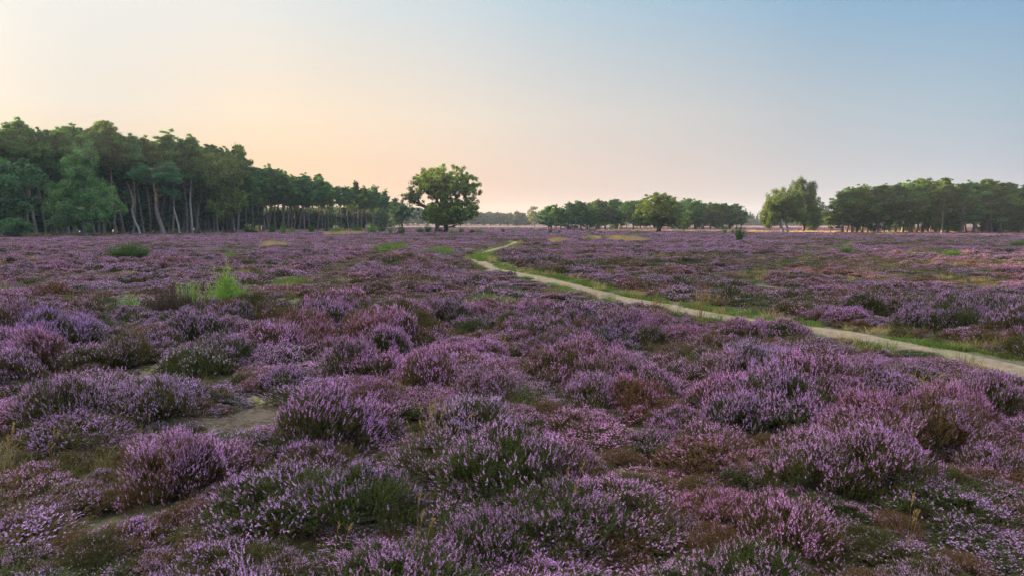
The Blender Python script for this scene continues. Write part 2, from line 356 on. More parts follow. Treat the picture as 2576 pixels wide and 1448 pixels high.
# ------------------------------------------------------------------ scatter by geometry nodes (for stuff only)
def scatter(name, pts, rot, scl, idx, protos, attrs, **tags):
    pcol = bpy.data.collections.new(name+"_sources")
    for k, me in enumerate(protos):
        pcol.objects.link(bpy.data.objects.new("source_%02d" % k + "_" + name, me))
    me = bpy.data.meshes.new(name); me.vertices.add(len(pts)); me.vertices.foreach_set("co", np.asarray(pts, np.float32).ravel())
    def put(nm, typ, data, key):
        a = me.attributes.new(nm, typ, 'POINT'); a.data.foreach_set(key, np.asarray(data).ravel())
    put("rot", 'FLOAT_VECTOR', np.asarray(rot, np.float32), "vector"); put("scl", 'FLOAT_VECTOR', np.asarray(scl, np.float32), "vector")
    put("idx", 'INT', np.asarray(idx, np.int32), "value")
    for k, d in attrs.items():
        d = np.asarray(d, np.float32)
        if d.ndim == 2: put(k, 'FLOAT_VECTOR', d, "vector")
        else: put(k, 'FLOAT', d, "value")
    me.update()
    o = obj(name, me); g = bpy.data.node_groups.new(name, 'GeometryNodeTree')
    g.interface.new_socket("Geometry", in_out='INPUT', socket_type='NodeSocketGeometry'); g.interface.new_socket("Geometry", in_out='OUTPUT', socket_type='NodeSocketGeometry')
    n = g.nodes.new; l = g.links.new
    gi = n("NodeGroupInput"); go = n("NodeGroupOutput"); ip = n("GeometryNodeInstanceOnPoints"); ci = n("GeometryNodeCollectionInfo")
    ci.inputs[0].default_value = pcol; ci.inputs["Separate Children"].default_value = True; ci.inputs["Reset Children"].default_value = True
    def na(nm, typ):
        x = n("GeometryNodeInputNamedAttribute"); x.data_type = typ; x.inputs[0].default_value = nm; return [q for q in x.outputs if q.enabled and q.name == "Attribute"][0]
    l(gi.outputs[0], ip.inputs["Points"]); l(ci.outputs[0], ip.inputs["Instance"]); ip.inputs["Pick Instance"].default_value = True
    l(na("idx", 'INT'), ip.inputs["Instance Index"]); l(na("scl", 'FLOAT_VECTOR'), ip.inputs["Scale"])
    e2r = n("FunctionNodeEulerToRotation"); l(na("rot", 'FLOAT_VECTOR'), e2r.inputs[0]); l(e2r.outputs[0], ip.inputs["Rotation"])
    l(ip.outputs[0], go.inputs[0])
    md = o.modifiers.new("scatter", 'NODES'); md.node_group = g
    tag(o, **tags); return o

# ------------------------------------------------------------------ heather
def heather_clump(seed, bloom, hi=True, R=0.66, H=0.46, mats=None, name='heather_clump', tall=1.0):
    r = np.random.default_rng(seed); mb = MB()
    M_, S_ = (330, 10) if hi else (170, 5)
    th = r.random(M_)*2*math.pi; q = np.sqrt(r.random(M_))*1.02; R_ = R*(0.85+0.3*vn(np.cos(th)*1.5+5, np.sin(th)*1.5+5, seed))
    q = np.minimum(q, 1.0)
    x = q*R_*np.cos(th); y = q*R_*np.sin(th); z = H*np.sqrt(np.maximum(1-q**2.6, 0))*(0.74+0.52*vn(x*5+9, y*5+9, seed+3))
    P = np.stack([x, y, z], 1); nr = norm(np.stack([x/R**2, y/R**2, z/H**2+0.6], 1))
    bdir = norm(nr+0.55*rdir(r, M_)+np.array([0, 0, 0.30]))
    bl = np.clip(bloom+(vn(x*4.5+3, y*4.5+3, seed+8)-0.5)*1.0, 0.02, 1)*(1-0.6*sst(.72, 1.0, q))
    base = np.repeat(P, S_, 0)-np.repeat(nr, S_, 0)*0.05+r.normal(size=(M_*S_, 3))*0.028
    d = norm(np.repeat(bdir, S_, 0)+0.5*rdir(r, M_*S_)+np.array([0, 0, 0.15])); n_ = len(base)
    Ls = r.uniform(0.07, 0.135, n_)*tall; fl = r.uniform(0.34, 0.55, n_)
    isf = r.random(n_) < np.repeat(bl, S_)
    ref = rdir(r, n_); sa = norm(np.cross(d, ref)); sb = np.cross(d, sa)
    sk = r.random(n_) < .28                  # some shoots sit lower, under the flowering shell, and carry no flowers
    base = base*np.where(sk, .84, 1.0)[:, None]; isf &= ~sk
    KF, KL = (11, 9) if hi else (3, 3)
    wf = (0.0050, 0.0033) if hi else (0.0115, 0.0065)
    # leafy part
    for k in range(KL):
        t = (k+r.random(n_)*0.8)/KL*np.where(isf, 1-fl, 1.0)*Ls
        a = r.random(n_)*2*math.pi; side = sa*np.cos(a)[:, None]+sb*np.sin(a)[:, None]
        p = base+d*t[:, None]+side*0.002
        ln = (0.021 if hi else 0.040); w = (0.0038 if hi else 0.0085)
        tip = p+norm(d+side*0.8)*ln; ww = np.cross(d, side)*w
        mb.tri(p, tip, ww, 1, np.clip(0.5+0.3*r.normal(size=n_), 0, 1))
    # flowers
    I = np.where(isf)[0]; m_ = len(I); sv = np.repeat(r.random(M_), S_)[I]
    for k in range(KF):
        t = (1-fl[I]+fl[I]*(k+r.random(m_)*0.7)/KF)*Ls[I]; a = r.random(m_)*2*math.pi
        side = sa[I]*np.cos(a)[:, None]+sb[I]*np.sin(a)[:, None]; tap = 1.15-0.55*k/KF
        p = base[I]+d[I]*t[:, None]+side*(0.005*tap if hi else 0.005)
        aa = norm(d[I]*0.7+side*0.7)*wf[0]*tap; bb = norm(np.cross(d[I], side)+0.4*rdir(r, m_))*wf[1]*tap
        mb.rhomb(p, aa*(1.3 if hi else 1.6), bb*1.25, 2, np.clip(0.25+0.5*sv+0.22*r.normal(size=m_), 0, 1))
    # thatch of old shoots that closes the plant
    nq = 5200 if hi else 700; j = r.integers(0, M_, nq); c = P[j]*r.uniform(.60, .97, (nq, 1))+r.normal(size=(nq, 3))*.03; c[:, 2] = np.maximum(c[:, 2], .01)
    d2 = norm(nr[j]+.8*rdir(r, nq)); q2 = 1.0 if hi else 2.4
    mb.tri(c, c+d2*r.uniform(.02, .05, (nq, 1))*q2, norm(np.cross(d2, rdir(r, nq)))*.0045*q2, 1, np.clip(.32+.25*r.normal(size=nq), 0, 1))
    # woody twigs seen in the gaps
    nt_ = 90 if hi else 14; j = r.integers(0, M_, nt_)
    st = np.stack([r.normal(size=nt_)*0.05, r.normal(size=nt_)*0.05, np.zeros(nt_)], 1)
    mid = (st+P[j])/2+r.normal(size=(nt_, 3))*0.03; mid[:, 2] = np.abs(mid[:, 2])
    mb.tubes(st, mid, 0.004, 0.003, 3, 1, 0.1); mb.tubes(mid, P[j]-nr[j]*0.02, 0.003, 0.002, 3, 1, 0.1)
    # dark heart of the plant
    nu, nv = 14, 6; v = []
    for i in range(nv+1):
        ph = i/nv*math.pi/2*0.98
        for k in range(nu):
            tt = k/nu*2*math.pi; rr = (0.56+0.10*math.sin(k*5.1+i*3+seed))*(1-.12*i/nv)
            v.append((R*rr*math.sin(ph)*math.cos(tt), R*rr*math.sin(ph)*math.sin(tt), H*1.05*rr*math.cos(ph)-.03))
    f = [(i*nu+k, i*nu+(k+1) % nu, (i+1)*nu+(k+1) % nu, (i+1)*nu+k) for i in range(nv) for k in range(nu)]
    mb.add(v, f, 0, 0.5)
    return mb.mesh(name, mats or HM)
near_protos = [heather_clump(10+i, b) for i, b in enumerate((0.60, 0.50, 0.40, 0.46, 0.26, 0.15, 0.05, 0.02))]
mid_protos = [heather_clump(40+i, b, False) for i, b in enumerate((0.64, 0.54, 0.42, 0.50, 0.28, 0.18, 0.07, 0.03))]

def lerp3(a, b, t): return np.asarray(a)[None]*(1-t[:, None])+np.asarray(b)[None]*t[:, None]
HS = (1.5, .92, .70, .72); BLO = -0.035
HEA_BUSH = []   # discs kept free for named bushes (x, y, r)
def heather_field():
    rs = np.random.default_rng(5)
    bands = [(2.6, 20, 0.66, 0), (20, 66, 0.70, 1), (66, 180, 1.15, 2), (180, 420, 2.5, 3)]
    out = {0: [], 1: []}
    for y0, y1, sp, lv in bands:
        hw = 0.80*y1+4
        xs = np.arange(-hw, hw, sp); ys = np.arange(y0, y1, sp*(1.0 if lv < 2 else 0.9))
        X, Y = np.meshgrid(xs, ys); X = (X+rs.uniform(-.48, .48, X.shape)*sp).ravel(); Y = (Y+rs.uniform(-.48, .48, Y.shape)*sp).ravel()
        k = np.abs(X) < 0.80*np.maximum(Y, 0)+3.5; X, Y = X[k], Y[k]
        pd = PD(X, Y); wl = 0.90+0.35*(vn(X*.8, Y*.8, 11)); edge = np.where(pd > 0, wl+0.40+0.5*vn(X*.4, Y*.4, 2), wl)
        ok = np.abs(pd) > edge
        lowf = np.ones(len(X))
        for tr in TRACKS:
            dd = np.abs(side_dist(X, Y, tr)); w = 0.45+0.4*vn(X*.5, Y*.5, 21)
            lowf = np.minimum(lowf, 0.45+0.55*sst(w, w+0.9, dd)); ok &= ~((dd < w*.8) & (rs.random(len(X)) < 0.62))
        for e in SAND: ok &= inell(X, Y, e, .5) > 1.22
        for e in MOSS: ok &= inell(X, Y, e) > 1.0
        for e in GREEN: ok &= (inell(X, Y, e, .9) > 1.0) | (rs.random(len(X)) < 0.35)
        for e in STRAW: ok &= (inell(X, Y, e, 1.2) > .85) | (rs.random(len(X)) < 0.4)
        for (bx, by, br) in HEA_BUSH: ok &= np.hypot(X-bx, Y-by) > br
        ok &= ~in_left_wood(X, Y)
        # random small openings
        gap = fbm(X/1.7, Y/1.7, 31, 2)
        if lv == 0: ok &= (gap > 0.20) & (rs.random(len(X)) < .95)
        elif lv == 1: ok &= (gap > 0.27)
        else: ok &= ~((fbm(X/14, Y/6, 33, 2) < 0.27) & (rs.random(len(X)) < .8))
        X, Y, lowf = X[ok], Y[ok], lowf[ok]; n = len(X)
        CS = (1.5, 1.7, 2.4, 4.0)[lv]; ci, cj = np.floor(X/CS), np.floor(Y/CS); bd = np.full(n, 9.0); s1 = np.zeros(n); s2 = np.zeros(n)
        for di in (-1, 0, 1):
            for dj in (-1, 0, 1):
                a_i, a_j = (ci+di).astype(int), (cj+dj).astype(int); h1 = _tab[a_i % 256, a_j % 256]; h2 = _tab[(a_i+91) % 256, (a_j+37) % 256]
                dd = np.hypot(X-(a_i+h1)*CS, Y-(a_j+h2)*CS)/CS; m_ = dd < bd; bd = np.where(m_, dd, bd); s1 = np.where(m_, _tab[(a_i+11) % 256, (a_j+5) % 256], s1); s2 = np.where(m_, _tab[(a_i+60) % 256, (a_j+77) % 256], s2)
        dome = 1-(0.68, 0.58, .4, .4)[lv]*sst(0.15, 0.68, bd)
        mound = fbm(X/1.9, Y/1.9, 51, 2); big = fbm(X/8, Y/8, 53, 2); b3 = fbm(X/22, Y/13, 57, 2)
        h = (0.62+0.55*sst(0.3, 0.72, mound)+0.45*(s2-.3))*(0.75+0.5*big)*rs.uniform(0.88, 1.12, n)*lowf*dome*HS[lv]
        bl = 0.22*s1+0.12*rs.random(n)+0.12*fbm(X/2.2, Y/2.2, 61, 2)+0.58*((fbm(X/10, Y/5, 63, 3)-.5)*1.35+.5)+rs.normal(size=n)*0.05-(0.12, .12, .06, .0)[lv]*sst(.25, .65, bd)+BLO+(.07, .10, .09, .09)[lv]
        h = h*(1-0.42*((pd[ok] < 0) & (pd[ok] > -3.4))-.18*((pd[ok] < 0) & (pd[ok] > -2.0) & (Y < 19)))
        if lv == 0:
            for (mx_, my_, mr_) in MOUNDS:
                dm = np.hypot(X-mx_, Y-my_)/mr_; h = h*(1+.5*(1-sst(.25, .95, dm)))*(1-.5*sst(.9, 1.1, dm)*(1-sst(1.25, 1.6, dm)))
            h = np.clip(h, .3, 1.5)
        for e in SAND+MOSS: h = h*(1-.35*(1-sst(1.3, 2.1, np.hypot((X-e[0])/max(e[2], .5), (Y-e[1]+.5)/max(e[3], .6)))))
        # broad duller belts seen in the photograph
        dull = np.zeros(n)
        for e in DULL: dull = np.maximum(dull, 1-sst(0.6, 1.15, inell(X, Y, e, .5)))
        bl = bl-0.12*dull; h = h*(1-0.25*dull)
        idx = np.where(bl > 0.52, rs.integers(0, 2, n), np.where(bl > 0.44, rs.integers(2, 4, n), np.where(bl > 0.37, 4, np.where(bl > 0.31, 5, np.where(rs.random(n) < 0.5, 6, 7)))))
        t1 = np.clip((fbm(X/3.5, Y/3.5, 71, 3)-0.28)/0.44*.6+.4*s2+rs.normal(size=n)*0.10, 0, 1); t2 = np.clip((fbm(X/1.4, Y/1.4, 75, 2)-0.35)*1.6+rs.normal(size=n)*0.12, 0, 1)
        tint = lerp3((0.61, 0.36, 0.75), (0.78, 0.34, 0.69), t1); tint = tint*(1-0.4*t2[:, None])+np.array([0.84, 0.64, 0.82])[None]*0.4*t2[:, None]
        for e in PINK_AND_SUNLIT:  # pink flower tint stands in for low sun on the sunlit patches
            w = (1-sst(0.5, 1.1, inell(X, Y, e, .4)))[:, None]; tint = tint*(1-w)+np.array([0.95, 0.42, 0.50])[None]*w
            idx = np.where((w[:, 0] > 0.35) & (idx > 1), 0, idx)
        tint = tint*rs.uniform(0.82, 1.16, (n, 1))
        dry = np.clip((fbm(X/2.8, Y/2.8, 81, 3)-0.36)*1.8+.9*(rs.random(n)-.45)+rs.normal(size=n)*0.18, 0, 1)
        for e in RUSSET_AND_SUNLIT:
            w = (1-sst(0.6, 1.1, inell(X, Y, e, .4))); dry = np.maximum(dry, w); idx = np.where(w > 0.5, 5, idx)  # russet shoots; the sunlit patch has its sun put into this colour
        if lv == 0: s = rs.uniform(0.62, 1.15, n)*(0.8+0.4*mound); sz = s**.6*h*1.02
        elif lv == 1: s = rs.uniform(0.65, 1.2, n); sz = h*0.84
        elif lv == 2: s = rs.uniform(1.1, 2.0, n); sz = h*0.92
        else: s = rs.uniform(2.2, 4.0, n); sz = h*0.9
        scl = np.stack([s*rs.uniform(.85, 1.15, n), s*rs.uniform(.85, 1.15, n), sz], 1)
        rot = np.stack([rs.normal(size=n)*(0.10 if lv < 2 else 0.0), rs.normal(size=n)*(0.10 if lv < 2 else 0.0), rs.random(n)*6.283], 1)
        pts = np.stack([X, Y, T(X, Y)-0.02], 1)
        out[0 if lv == 0 else 1].append((pts, rot, scl, idx, tint, dry))  # dry also holds the sun put into the first russet patch
        if lv == 0:      # low old and young plants between the hummocks
            xs = np.arange(-18, 18, .42); ys = np.arange(3.2, 20, .42); X, Y = np.meshgrid(xs, ys); X = (X+rs.uniform(-.2, .2, X.shape)).ravel(); Y = (Y+rs.uniform(-.2, .2, Y.shape)).ravel()
            ok = (np.abs(X) < .8*Y+2) & (np.abs(PD(X, Y)) > 1.1) & (rs.random(len(X)) < .75)
            for e in SAND: ok &= inell(X, Y, e, .6) > 1.05
            for e in MOSS: ok &= inell(X, Y, e, .6) > .85
            for (bx, by, br) in HEA_BUSH: ok &= np.hypot(X-bx, Y-by) > br
            X, Y = X[ok], Y[ok]; n = len(X); s = rs.uniform(.26, .46, n); tn = lerp3((0.62, 0.42, 0.70), (0.74, 0.40, 0.64), rs.random(n))
            out[0].append((np.stack([X, Y, T(X, Y)-.02], 1), np.stack([rs.normal(size=n)*.15, rs.normal(size=n)*.15, rs.random(n)*6.28], 1), np.stack([s, s, s*rs.uniform(.7, 1.1, n)], 1), rs.integers(4, 8, n), tn, rs.random(n)))
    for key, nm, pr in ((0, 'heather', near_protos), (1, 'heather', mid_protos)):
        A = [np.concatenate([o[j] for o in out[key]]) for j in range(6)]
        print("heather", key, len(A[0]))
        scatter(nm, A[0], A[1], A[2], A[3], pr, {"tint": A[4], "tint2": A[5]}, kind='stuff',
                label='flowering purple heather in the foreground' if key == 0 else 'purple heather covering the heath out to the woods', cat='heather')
# the large hummocks nearest the camera (centre and radius on the ground)
MOUNDS = []
for u_, v_, hw_ in ((800,1150,230), (1570,1190,150), (2200,1290,250), (700,1345,260), (1270,1400,200), (150,1240,160), (1800,1390,175), (2420,1180,140), (130,1445,190), (2370,1475,220), (2000,1140,110), (1335,1265,110), (1000,1010,120), (1560,1020,130), (1450,1110,100), (640,975,110)):
    gx_, gy_ = G(u_, v_); MOUNDS.append((gx_, gy_, hw_*gy_/F))
DULL = [ell(250,900,1080,1130), ell(1500,2575,640,700), ell(0,420,700,740), ell(600,1250,745,800), ell(2050,2575,672,730), ell(1380,1900,660,690), ell(1900,2575,590,620)]
PINK_AND_SUNLIT = [ell(1960,2130,678,700), ell(2120,2200,690,712), ell(980,1100,770,800)]  # first two: sunlight put into the flower colour and bloom; last: pink heather
RUSSET_AND_SUNLIT = [ell(2330,2480,700,728), ell(330,430,850,890), ell(690,760,870,905), ell(1560,1720,1040,1075), ell(740,820,1040,1100)]  # first patch has low sun put into the shoot colour, the others are russet plants

# ------------------------------------------------------------------ grasses (stuff)
def grass_patch(seed, n, R, h0, h1, w, lean=0.35, mats=None, name='grass_patch'):
    r = np.random.default_rng(seed); mb = MB()
    a = r.random(n)*2*math.pi; q = np.sqrt(r.random(n))*R; b = np.stack([q*np.cos(a), q*np.sin(a), np.full(n, -0.01)], 1)
    d = norm(np.stack([r.normal(size=n)*lean+b[:, 0]/R*lean, r.normal(size=n)*lean+b[:, 1]/R*lean, np.ones(n)], 1)); h = r.uniform(h0, h1, n)[:, None]
    side = norm(np.cross(d, rdir(r, n)))*w; m = b+d*h*0.6; tip = m+norm(d+np.stack([d[:, 0]*1.5, d[:, 1]*1.5, -0.1*np.ones(n)], 1))*h*0.45
    v = np.stack([b-side, b+side, m+side*0.8, m-side*0.8], 1).reshape(-1, 3); va = r.random(n)
    mb.add(v, np.arange(n*4).reshape(n, 4), 0, va); mb.tri(m, tip, side*0.8, 0, va)
    return mb.mesh(name, mats or [M['blade_i']])
grass_protos = [grass_patch(1, 150, 0.22, 0.05, 0.13, 0.004), grass_patch(2, 150, 0.22, 0.05, 0.18, 0.004), grass_patch(3, 110, 0.25, 0.15, 0.38, 0.0035, 0.25), grass_patch(4, 60, 0.3, 0.3, 0.6, 0.003, 0.2)]
def grasses():
    rs = np.random.default_rng(77); P = []; S = []; I = []; C = []
    def put(x, y, s, i, c):
        P.append((x, y, float(T(x, y)))); S.append(s); I.append(i); C.append(c)
    gr = np.array((0.15, 0.25, 0.055)); dk = np.array((0.085, 0.11, 0.035)); st = np.array((0.66, 0.49, 0.28)); ol = np.array((0.20, 0.17, 0.08)); lim = np.array((0.26, 0.31, 0.10))
    d = norm(np.gradient(PATH, axis=0)); nr = np.stack([d[:, 1], -d[:, 0]], 1)
    for _ in range(5200):
        k = rs.integers(0, len(PATH)); side = 1 if rs.random() < 0.78 else -1
        off = (0.55+abs(rs.normal())*0.36+0.1*rs.random()) if side > 0 else (0.58+abs(rs.normal())*0.16)
        p = PATH[k]+nr[k]*off*side+d[k]*rs.uniform(-.2, .2)
        if fbm(p[0]/1.1, p[1]/1.1, 5, 2) < 0.36: continue
        t = rs.random(); c = gr*(1-t)+(lim if rs.random() < .5 else dk)*t
        i = rs.integers(0, 2) if rs.random() < .94 else 2
        put(p[0], p[1], rs.uniform(.6, 1.15), i, c if i < 2 or rs.random() < .6 else st*.8)
    for _ in range(260):    # grass strip between the two wheel ruts at the bend
        e = GREEN[3]; a = rs.random()*6.28; q = math.sqrt(rs.random())*0.8
        put(e[0]+e[2]*q*math.cos(a), e[1]+e[3]*q*math.sin(a), 1.0, 0, gr*.6+lim*.4)
    for tr in TRACKS:
        for _ in range(420):
            p = tr[rs.integers(0, len(tr)-1)]; q = tr[min(len(tr)-1, rs.integers(0, len(tr)))]
            k = rs.integers(0, len(tr)-1); t = rs.random(); p = tr[k]*(1-t)+tr[k+1]*t+rs.normal(size=2)*0.55
            put(p[0], p[1], rs.uniform(.8, 1.6), rs.integers(0, 2), (ol if rs.random() < .6 else dk)*rs.uniform(.7, 1.2))
    for e, c, n_, i_ in [(e, gr*.8+lim*.2, 260, 1) for e in GREEN]+[(e, st*.85, 260, 3) for e in STRAW]:
        n_ = int(n_*max(1, min(4, e[2]*e[3]/4)))
        for _ in range(n_):
            a = rs.random()*6.28; q = math.sqrt(rs.random())*1.1; x, y = e[0]+e[2]*q*math.cos(a), e[1]+e[3]*q*math.sin(a)
            if inell(np.array([x]), np.array([y]), e, 1.2)[0] > .95 or (i_ == 3 and fbm(x/1.6, y/3, 44, 2) < .47): continue
            put(x, y, rs.uniform(.6, 1.1)*(1+y/200), (i_ if rs.random() < .7 else 2), c*rs.uniform(.75, 1.2) if rs.random() < .9 else ol)
    for _ in range(16000):  # blades and short grass among the heather
        y = 4.5+90*rs.random()**0.8; x = rs.uniform(-.8, .8)*y
        g = fbm(x/2.4, y/2.4, 91, 2)
        if g < 0.58 or abs(PD(x, y)[0]) < 1.0: continue
        put(x, y, rs.uniform(.7, 1.4), 2 if rs.random() < .3 else 1, (dk if rs.random() < .5 else (ol if rs.random() < .6 else st*.7))*rs.uniform(.7, 1.2))
    for _ in range(2600):   # dry grass belt in the sun in front of the right-hand woods and below the left wood
        u = rs.uniform(1880, 2700); v = rs.uniform(583.5, 587.5)
        x, y = G(u, v); put(x, y, rs.uniform(.7, 1.3), 3, st*rs.uniform(.9, 1.25))
    for _ in range(2200):
        u = rs.uniform(1500, 1900); v = rs.uniform(580.5, 583.5)
        x, y = G(u, v); put(x, y, rs.uniform(.7, 1.3), 3, st*rs.uniform(.9, 1.25))
    for _ in range(3000):
        u = rs.uniform(-40, 1000); v = np.interp(u, [-40, 350, 640, 1000], [598, 590, 585, 577])-rs.random()*2.5
        x, y = G(u, v); put(x, y, rs.uniform(1.2, 2.4), 2, (st if rs.random() < .45 else gr)*rs.uniform(.5, .9))
    n = len(P); s = np.array(S)
    print("grass", n)
    scatter('grass', P, np.stack([np.zeros(n), np.zeros(n), rs.random(n)*6.28], 1), np.stack([s, s, s*rs.uniform(.8, 1.2, n)], 1), I, grass_protos, {"tint": np.array(C)},
            kind='stuff', label='grass along the path and between the heather', cat='grass')

# ------------------------------------------------------------------ trees
def pine_meshes(seed, H=14.0, cb=0.5, spread=2.8, lean=0.4, kink=0.35, dens=1.0, nb=34, mode='obj', droop=0.0, flat=0.45, cheap=False, trunkr=0.18, cone=0.0):
    """Scots pine: (trunk mesh, crown mesh), base at the origin"""
    r = np.random.default_rng(seed); K = 16; z = np.linspace(0, 1, K)
    ang = r.random()*6.28; wx = np.zeros(K); wy = np.zeros(K)
    for f in (1, 2, 3): wx += kink/f*np.sin(z*f*2.6+r.random()*6.28); wy += kink/f*np.sin(z*f*2.6+r.random()*6.28)
    wx -= wx[0]; wy -= wy[0]
    pts = np.stack([wx+lean*math.cos(ang)*z, wy+lean*math.sin(ang)*z, z*H*0.96-0.15], 1)
    rad = trunkr*(1-z)**0.75*0.95+0.03; rad[0] *= 1.45; rad[1] *= 1.1
    tb = MB(); tb.path(pts, rad, 9)
    def at_(zz): return np.array([np.interp(zz, pts[:, 2], pts[:, i]) for i in range(3)])
    pads = []
    for i in range(nb):
        f = cb+(0.985-cb)*((i+r.random()*.8)/nb)**0.9; p0 = at_(f*H*0.96)
        rel = (f-cb)/(1-cb); ln = spread*(0.45+0.9*math.sin(math.pi*min(1, 0.18+rel*0.72)))*r.uniform(0.45, 1.2)*(1-0.62*rel**2.2)*(1-cone*rel)
        if r.random() < .12: ln *= .4
        a = i*2.4+r.random()*0.9; up = r.uniform(0.05, 0.55)+0.25*rel-droop*(1-rel)
        dirv = norm(np.array([[math.cos(a), math.sin(a), up]]))[0]; p1 = p0+dirv*ln*.55+np.array([0, 0, -.1*ln]); p2 = p0+dirv*ln+np.array([0, 0, .12*ln*r.random()])
        rr = 0.028+0.022*ln*(1-rel)
        tb.tubes([p0, p1], [p1, p2], [rr*1.2, rr*.8], [rr*.8, rr*.3], 4)
        ns = 4 + int(ln*1.6)
        for j in range(ns):
            q = 0.45+0.6*(j+r.random())/ns; c = p0+(p2-p0)*q+rdir(r, 1)[0]*np.array([.32, .32, .16])*ln*.55
            tb.tubes([p0+(p2-p0)*q*.85], [c], rr*.4, .01, 3)
            pads.append((c, r.uniform(.28, .72)*(0.72+.14*ln)))
    for j in range(9):
        c = at_(H*.94)+r.normal(size=3)*np.array([.7, .7, .35]); pads.append((c, r.uniform(.2, .42)))
    for j in range(22):     # shoots that stand up out of the crown
        c0 = pads[r.integers(0, len(pads))][0]; c = c0+np.array([r.normal()*.25, r.normal()*.25, r.uniform(.35, .9)]); tb.tubes([c0], [c], .02, .008, 3); pads.append((c, r.uniform(.16, .3)))
    # bare dead twigs below the crown
    for j in range(16):
        f = r.uniform(.12, cb+.05); p0 = at_(f*H*.96); a = r.random()*6.28; ln = r.uniform(.4, 1.6)
        p1 = p0+np.array([math.cos(a), math.sin(a), r.uniform(-.25, .35)])*ln; tb.tubes([p0], [p1], .022, .006, 3)
    cb_ = MB(); nt_ = int((26 if not cheap else 9)*dens)
    C = np.array([p[0] for p in pads]); Rr = np.array([p[1] for p in pads]); n = len(C)*nt_
    ci = np.repeat(np.arange(len(C)), nt_); off = rdir(r, n)*(r.random((n, 1))**.4); off[:, 2] = off[:, 2]*flat+0.05
    c = C[ci]+off*Rr[ci][:, None]; pv = np.clip(0.5+r.normal(size=len(C))*.28, 0, 1)[ci]
    for j in range(5):
        d = norm(off*np.array([1, 1, 1.5])+0.8*rdir(r, n)+np.array([0, 0, .45])); ln = r.uniform(.16, .34, n)[:, None]*(1.6 if cheap else 1)
        w = norm(np.cross(d, rdir(r, n)))*(0.045 if not cheap else .10)
        cb_.tri(c, c+d*ln, w, 0, np.clip(pv+.16*r.normal(size=n), 0, 1))
    return tb.mesh('pine_trunk', [M['pine_bark']], True), cb_.mesh('pine_crown', [M['needles' if mode == 'obj' else 'needles_i']])

def spruce_mesh(seed, H=14):
    r = np.random.default_rng(seed); mb = MB(); n = 5200
    f = r.random(n)**1.3; z = 0.6+f*(H-.6); rad = (1-f)*H*.17*(0.75+.35*np.sin(z*4.5))+.1; a = r.random(n)*6.28; q = r.random(n)**.4
    c = np.stack([rad*q*np.cos(a), rad*q*np.sin(a), z-.25*rad*q], 1); d = norm(np.stack([np.cos(a), np.sin(a), np.full(n, -.25)], 1)+.5*rdir(r, n))
    mb.tri(c, c+d*.5, norm(np.cross(d, rdir(r, n)))*.14, 0, np.clip(.5+.25*r.normal(size=n), 0, 1))
    mb.tubes([[0, 0, -.1]], [[0, 0, H*.97]], .2, .02, 6, 1); return mb.mesh('spruce', [M['needles_i'], M['pine_bark']])

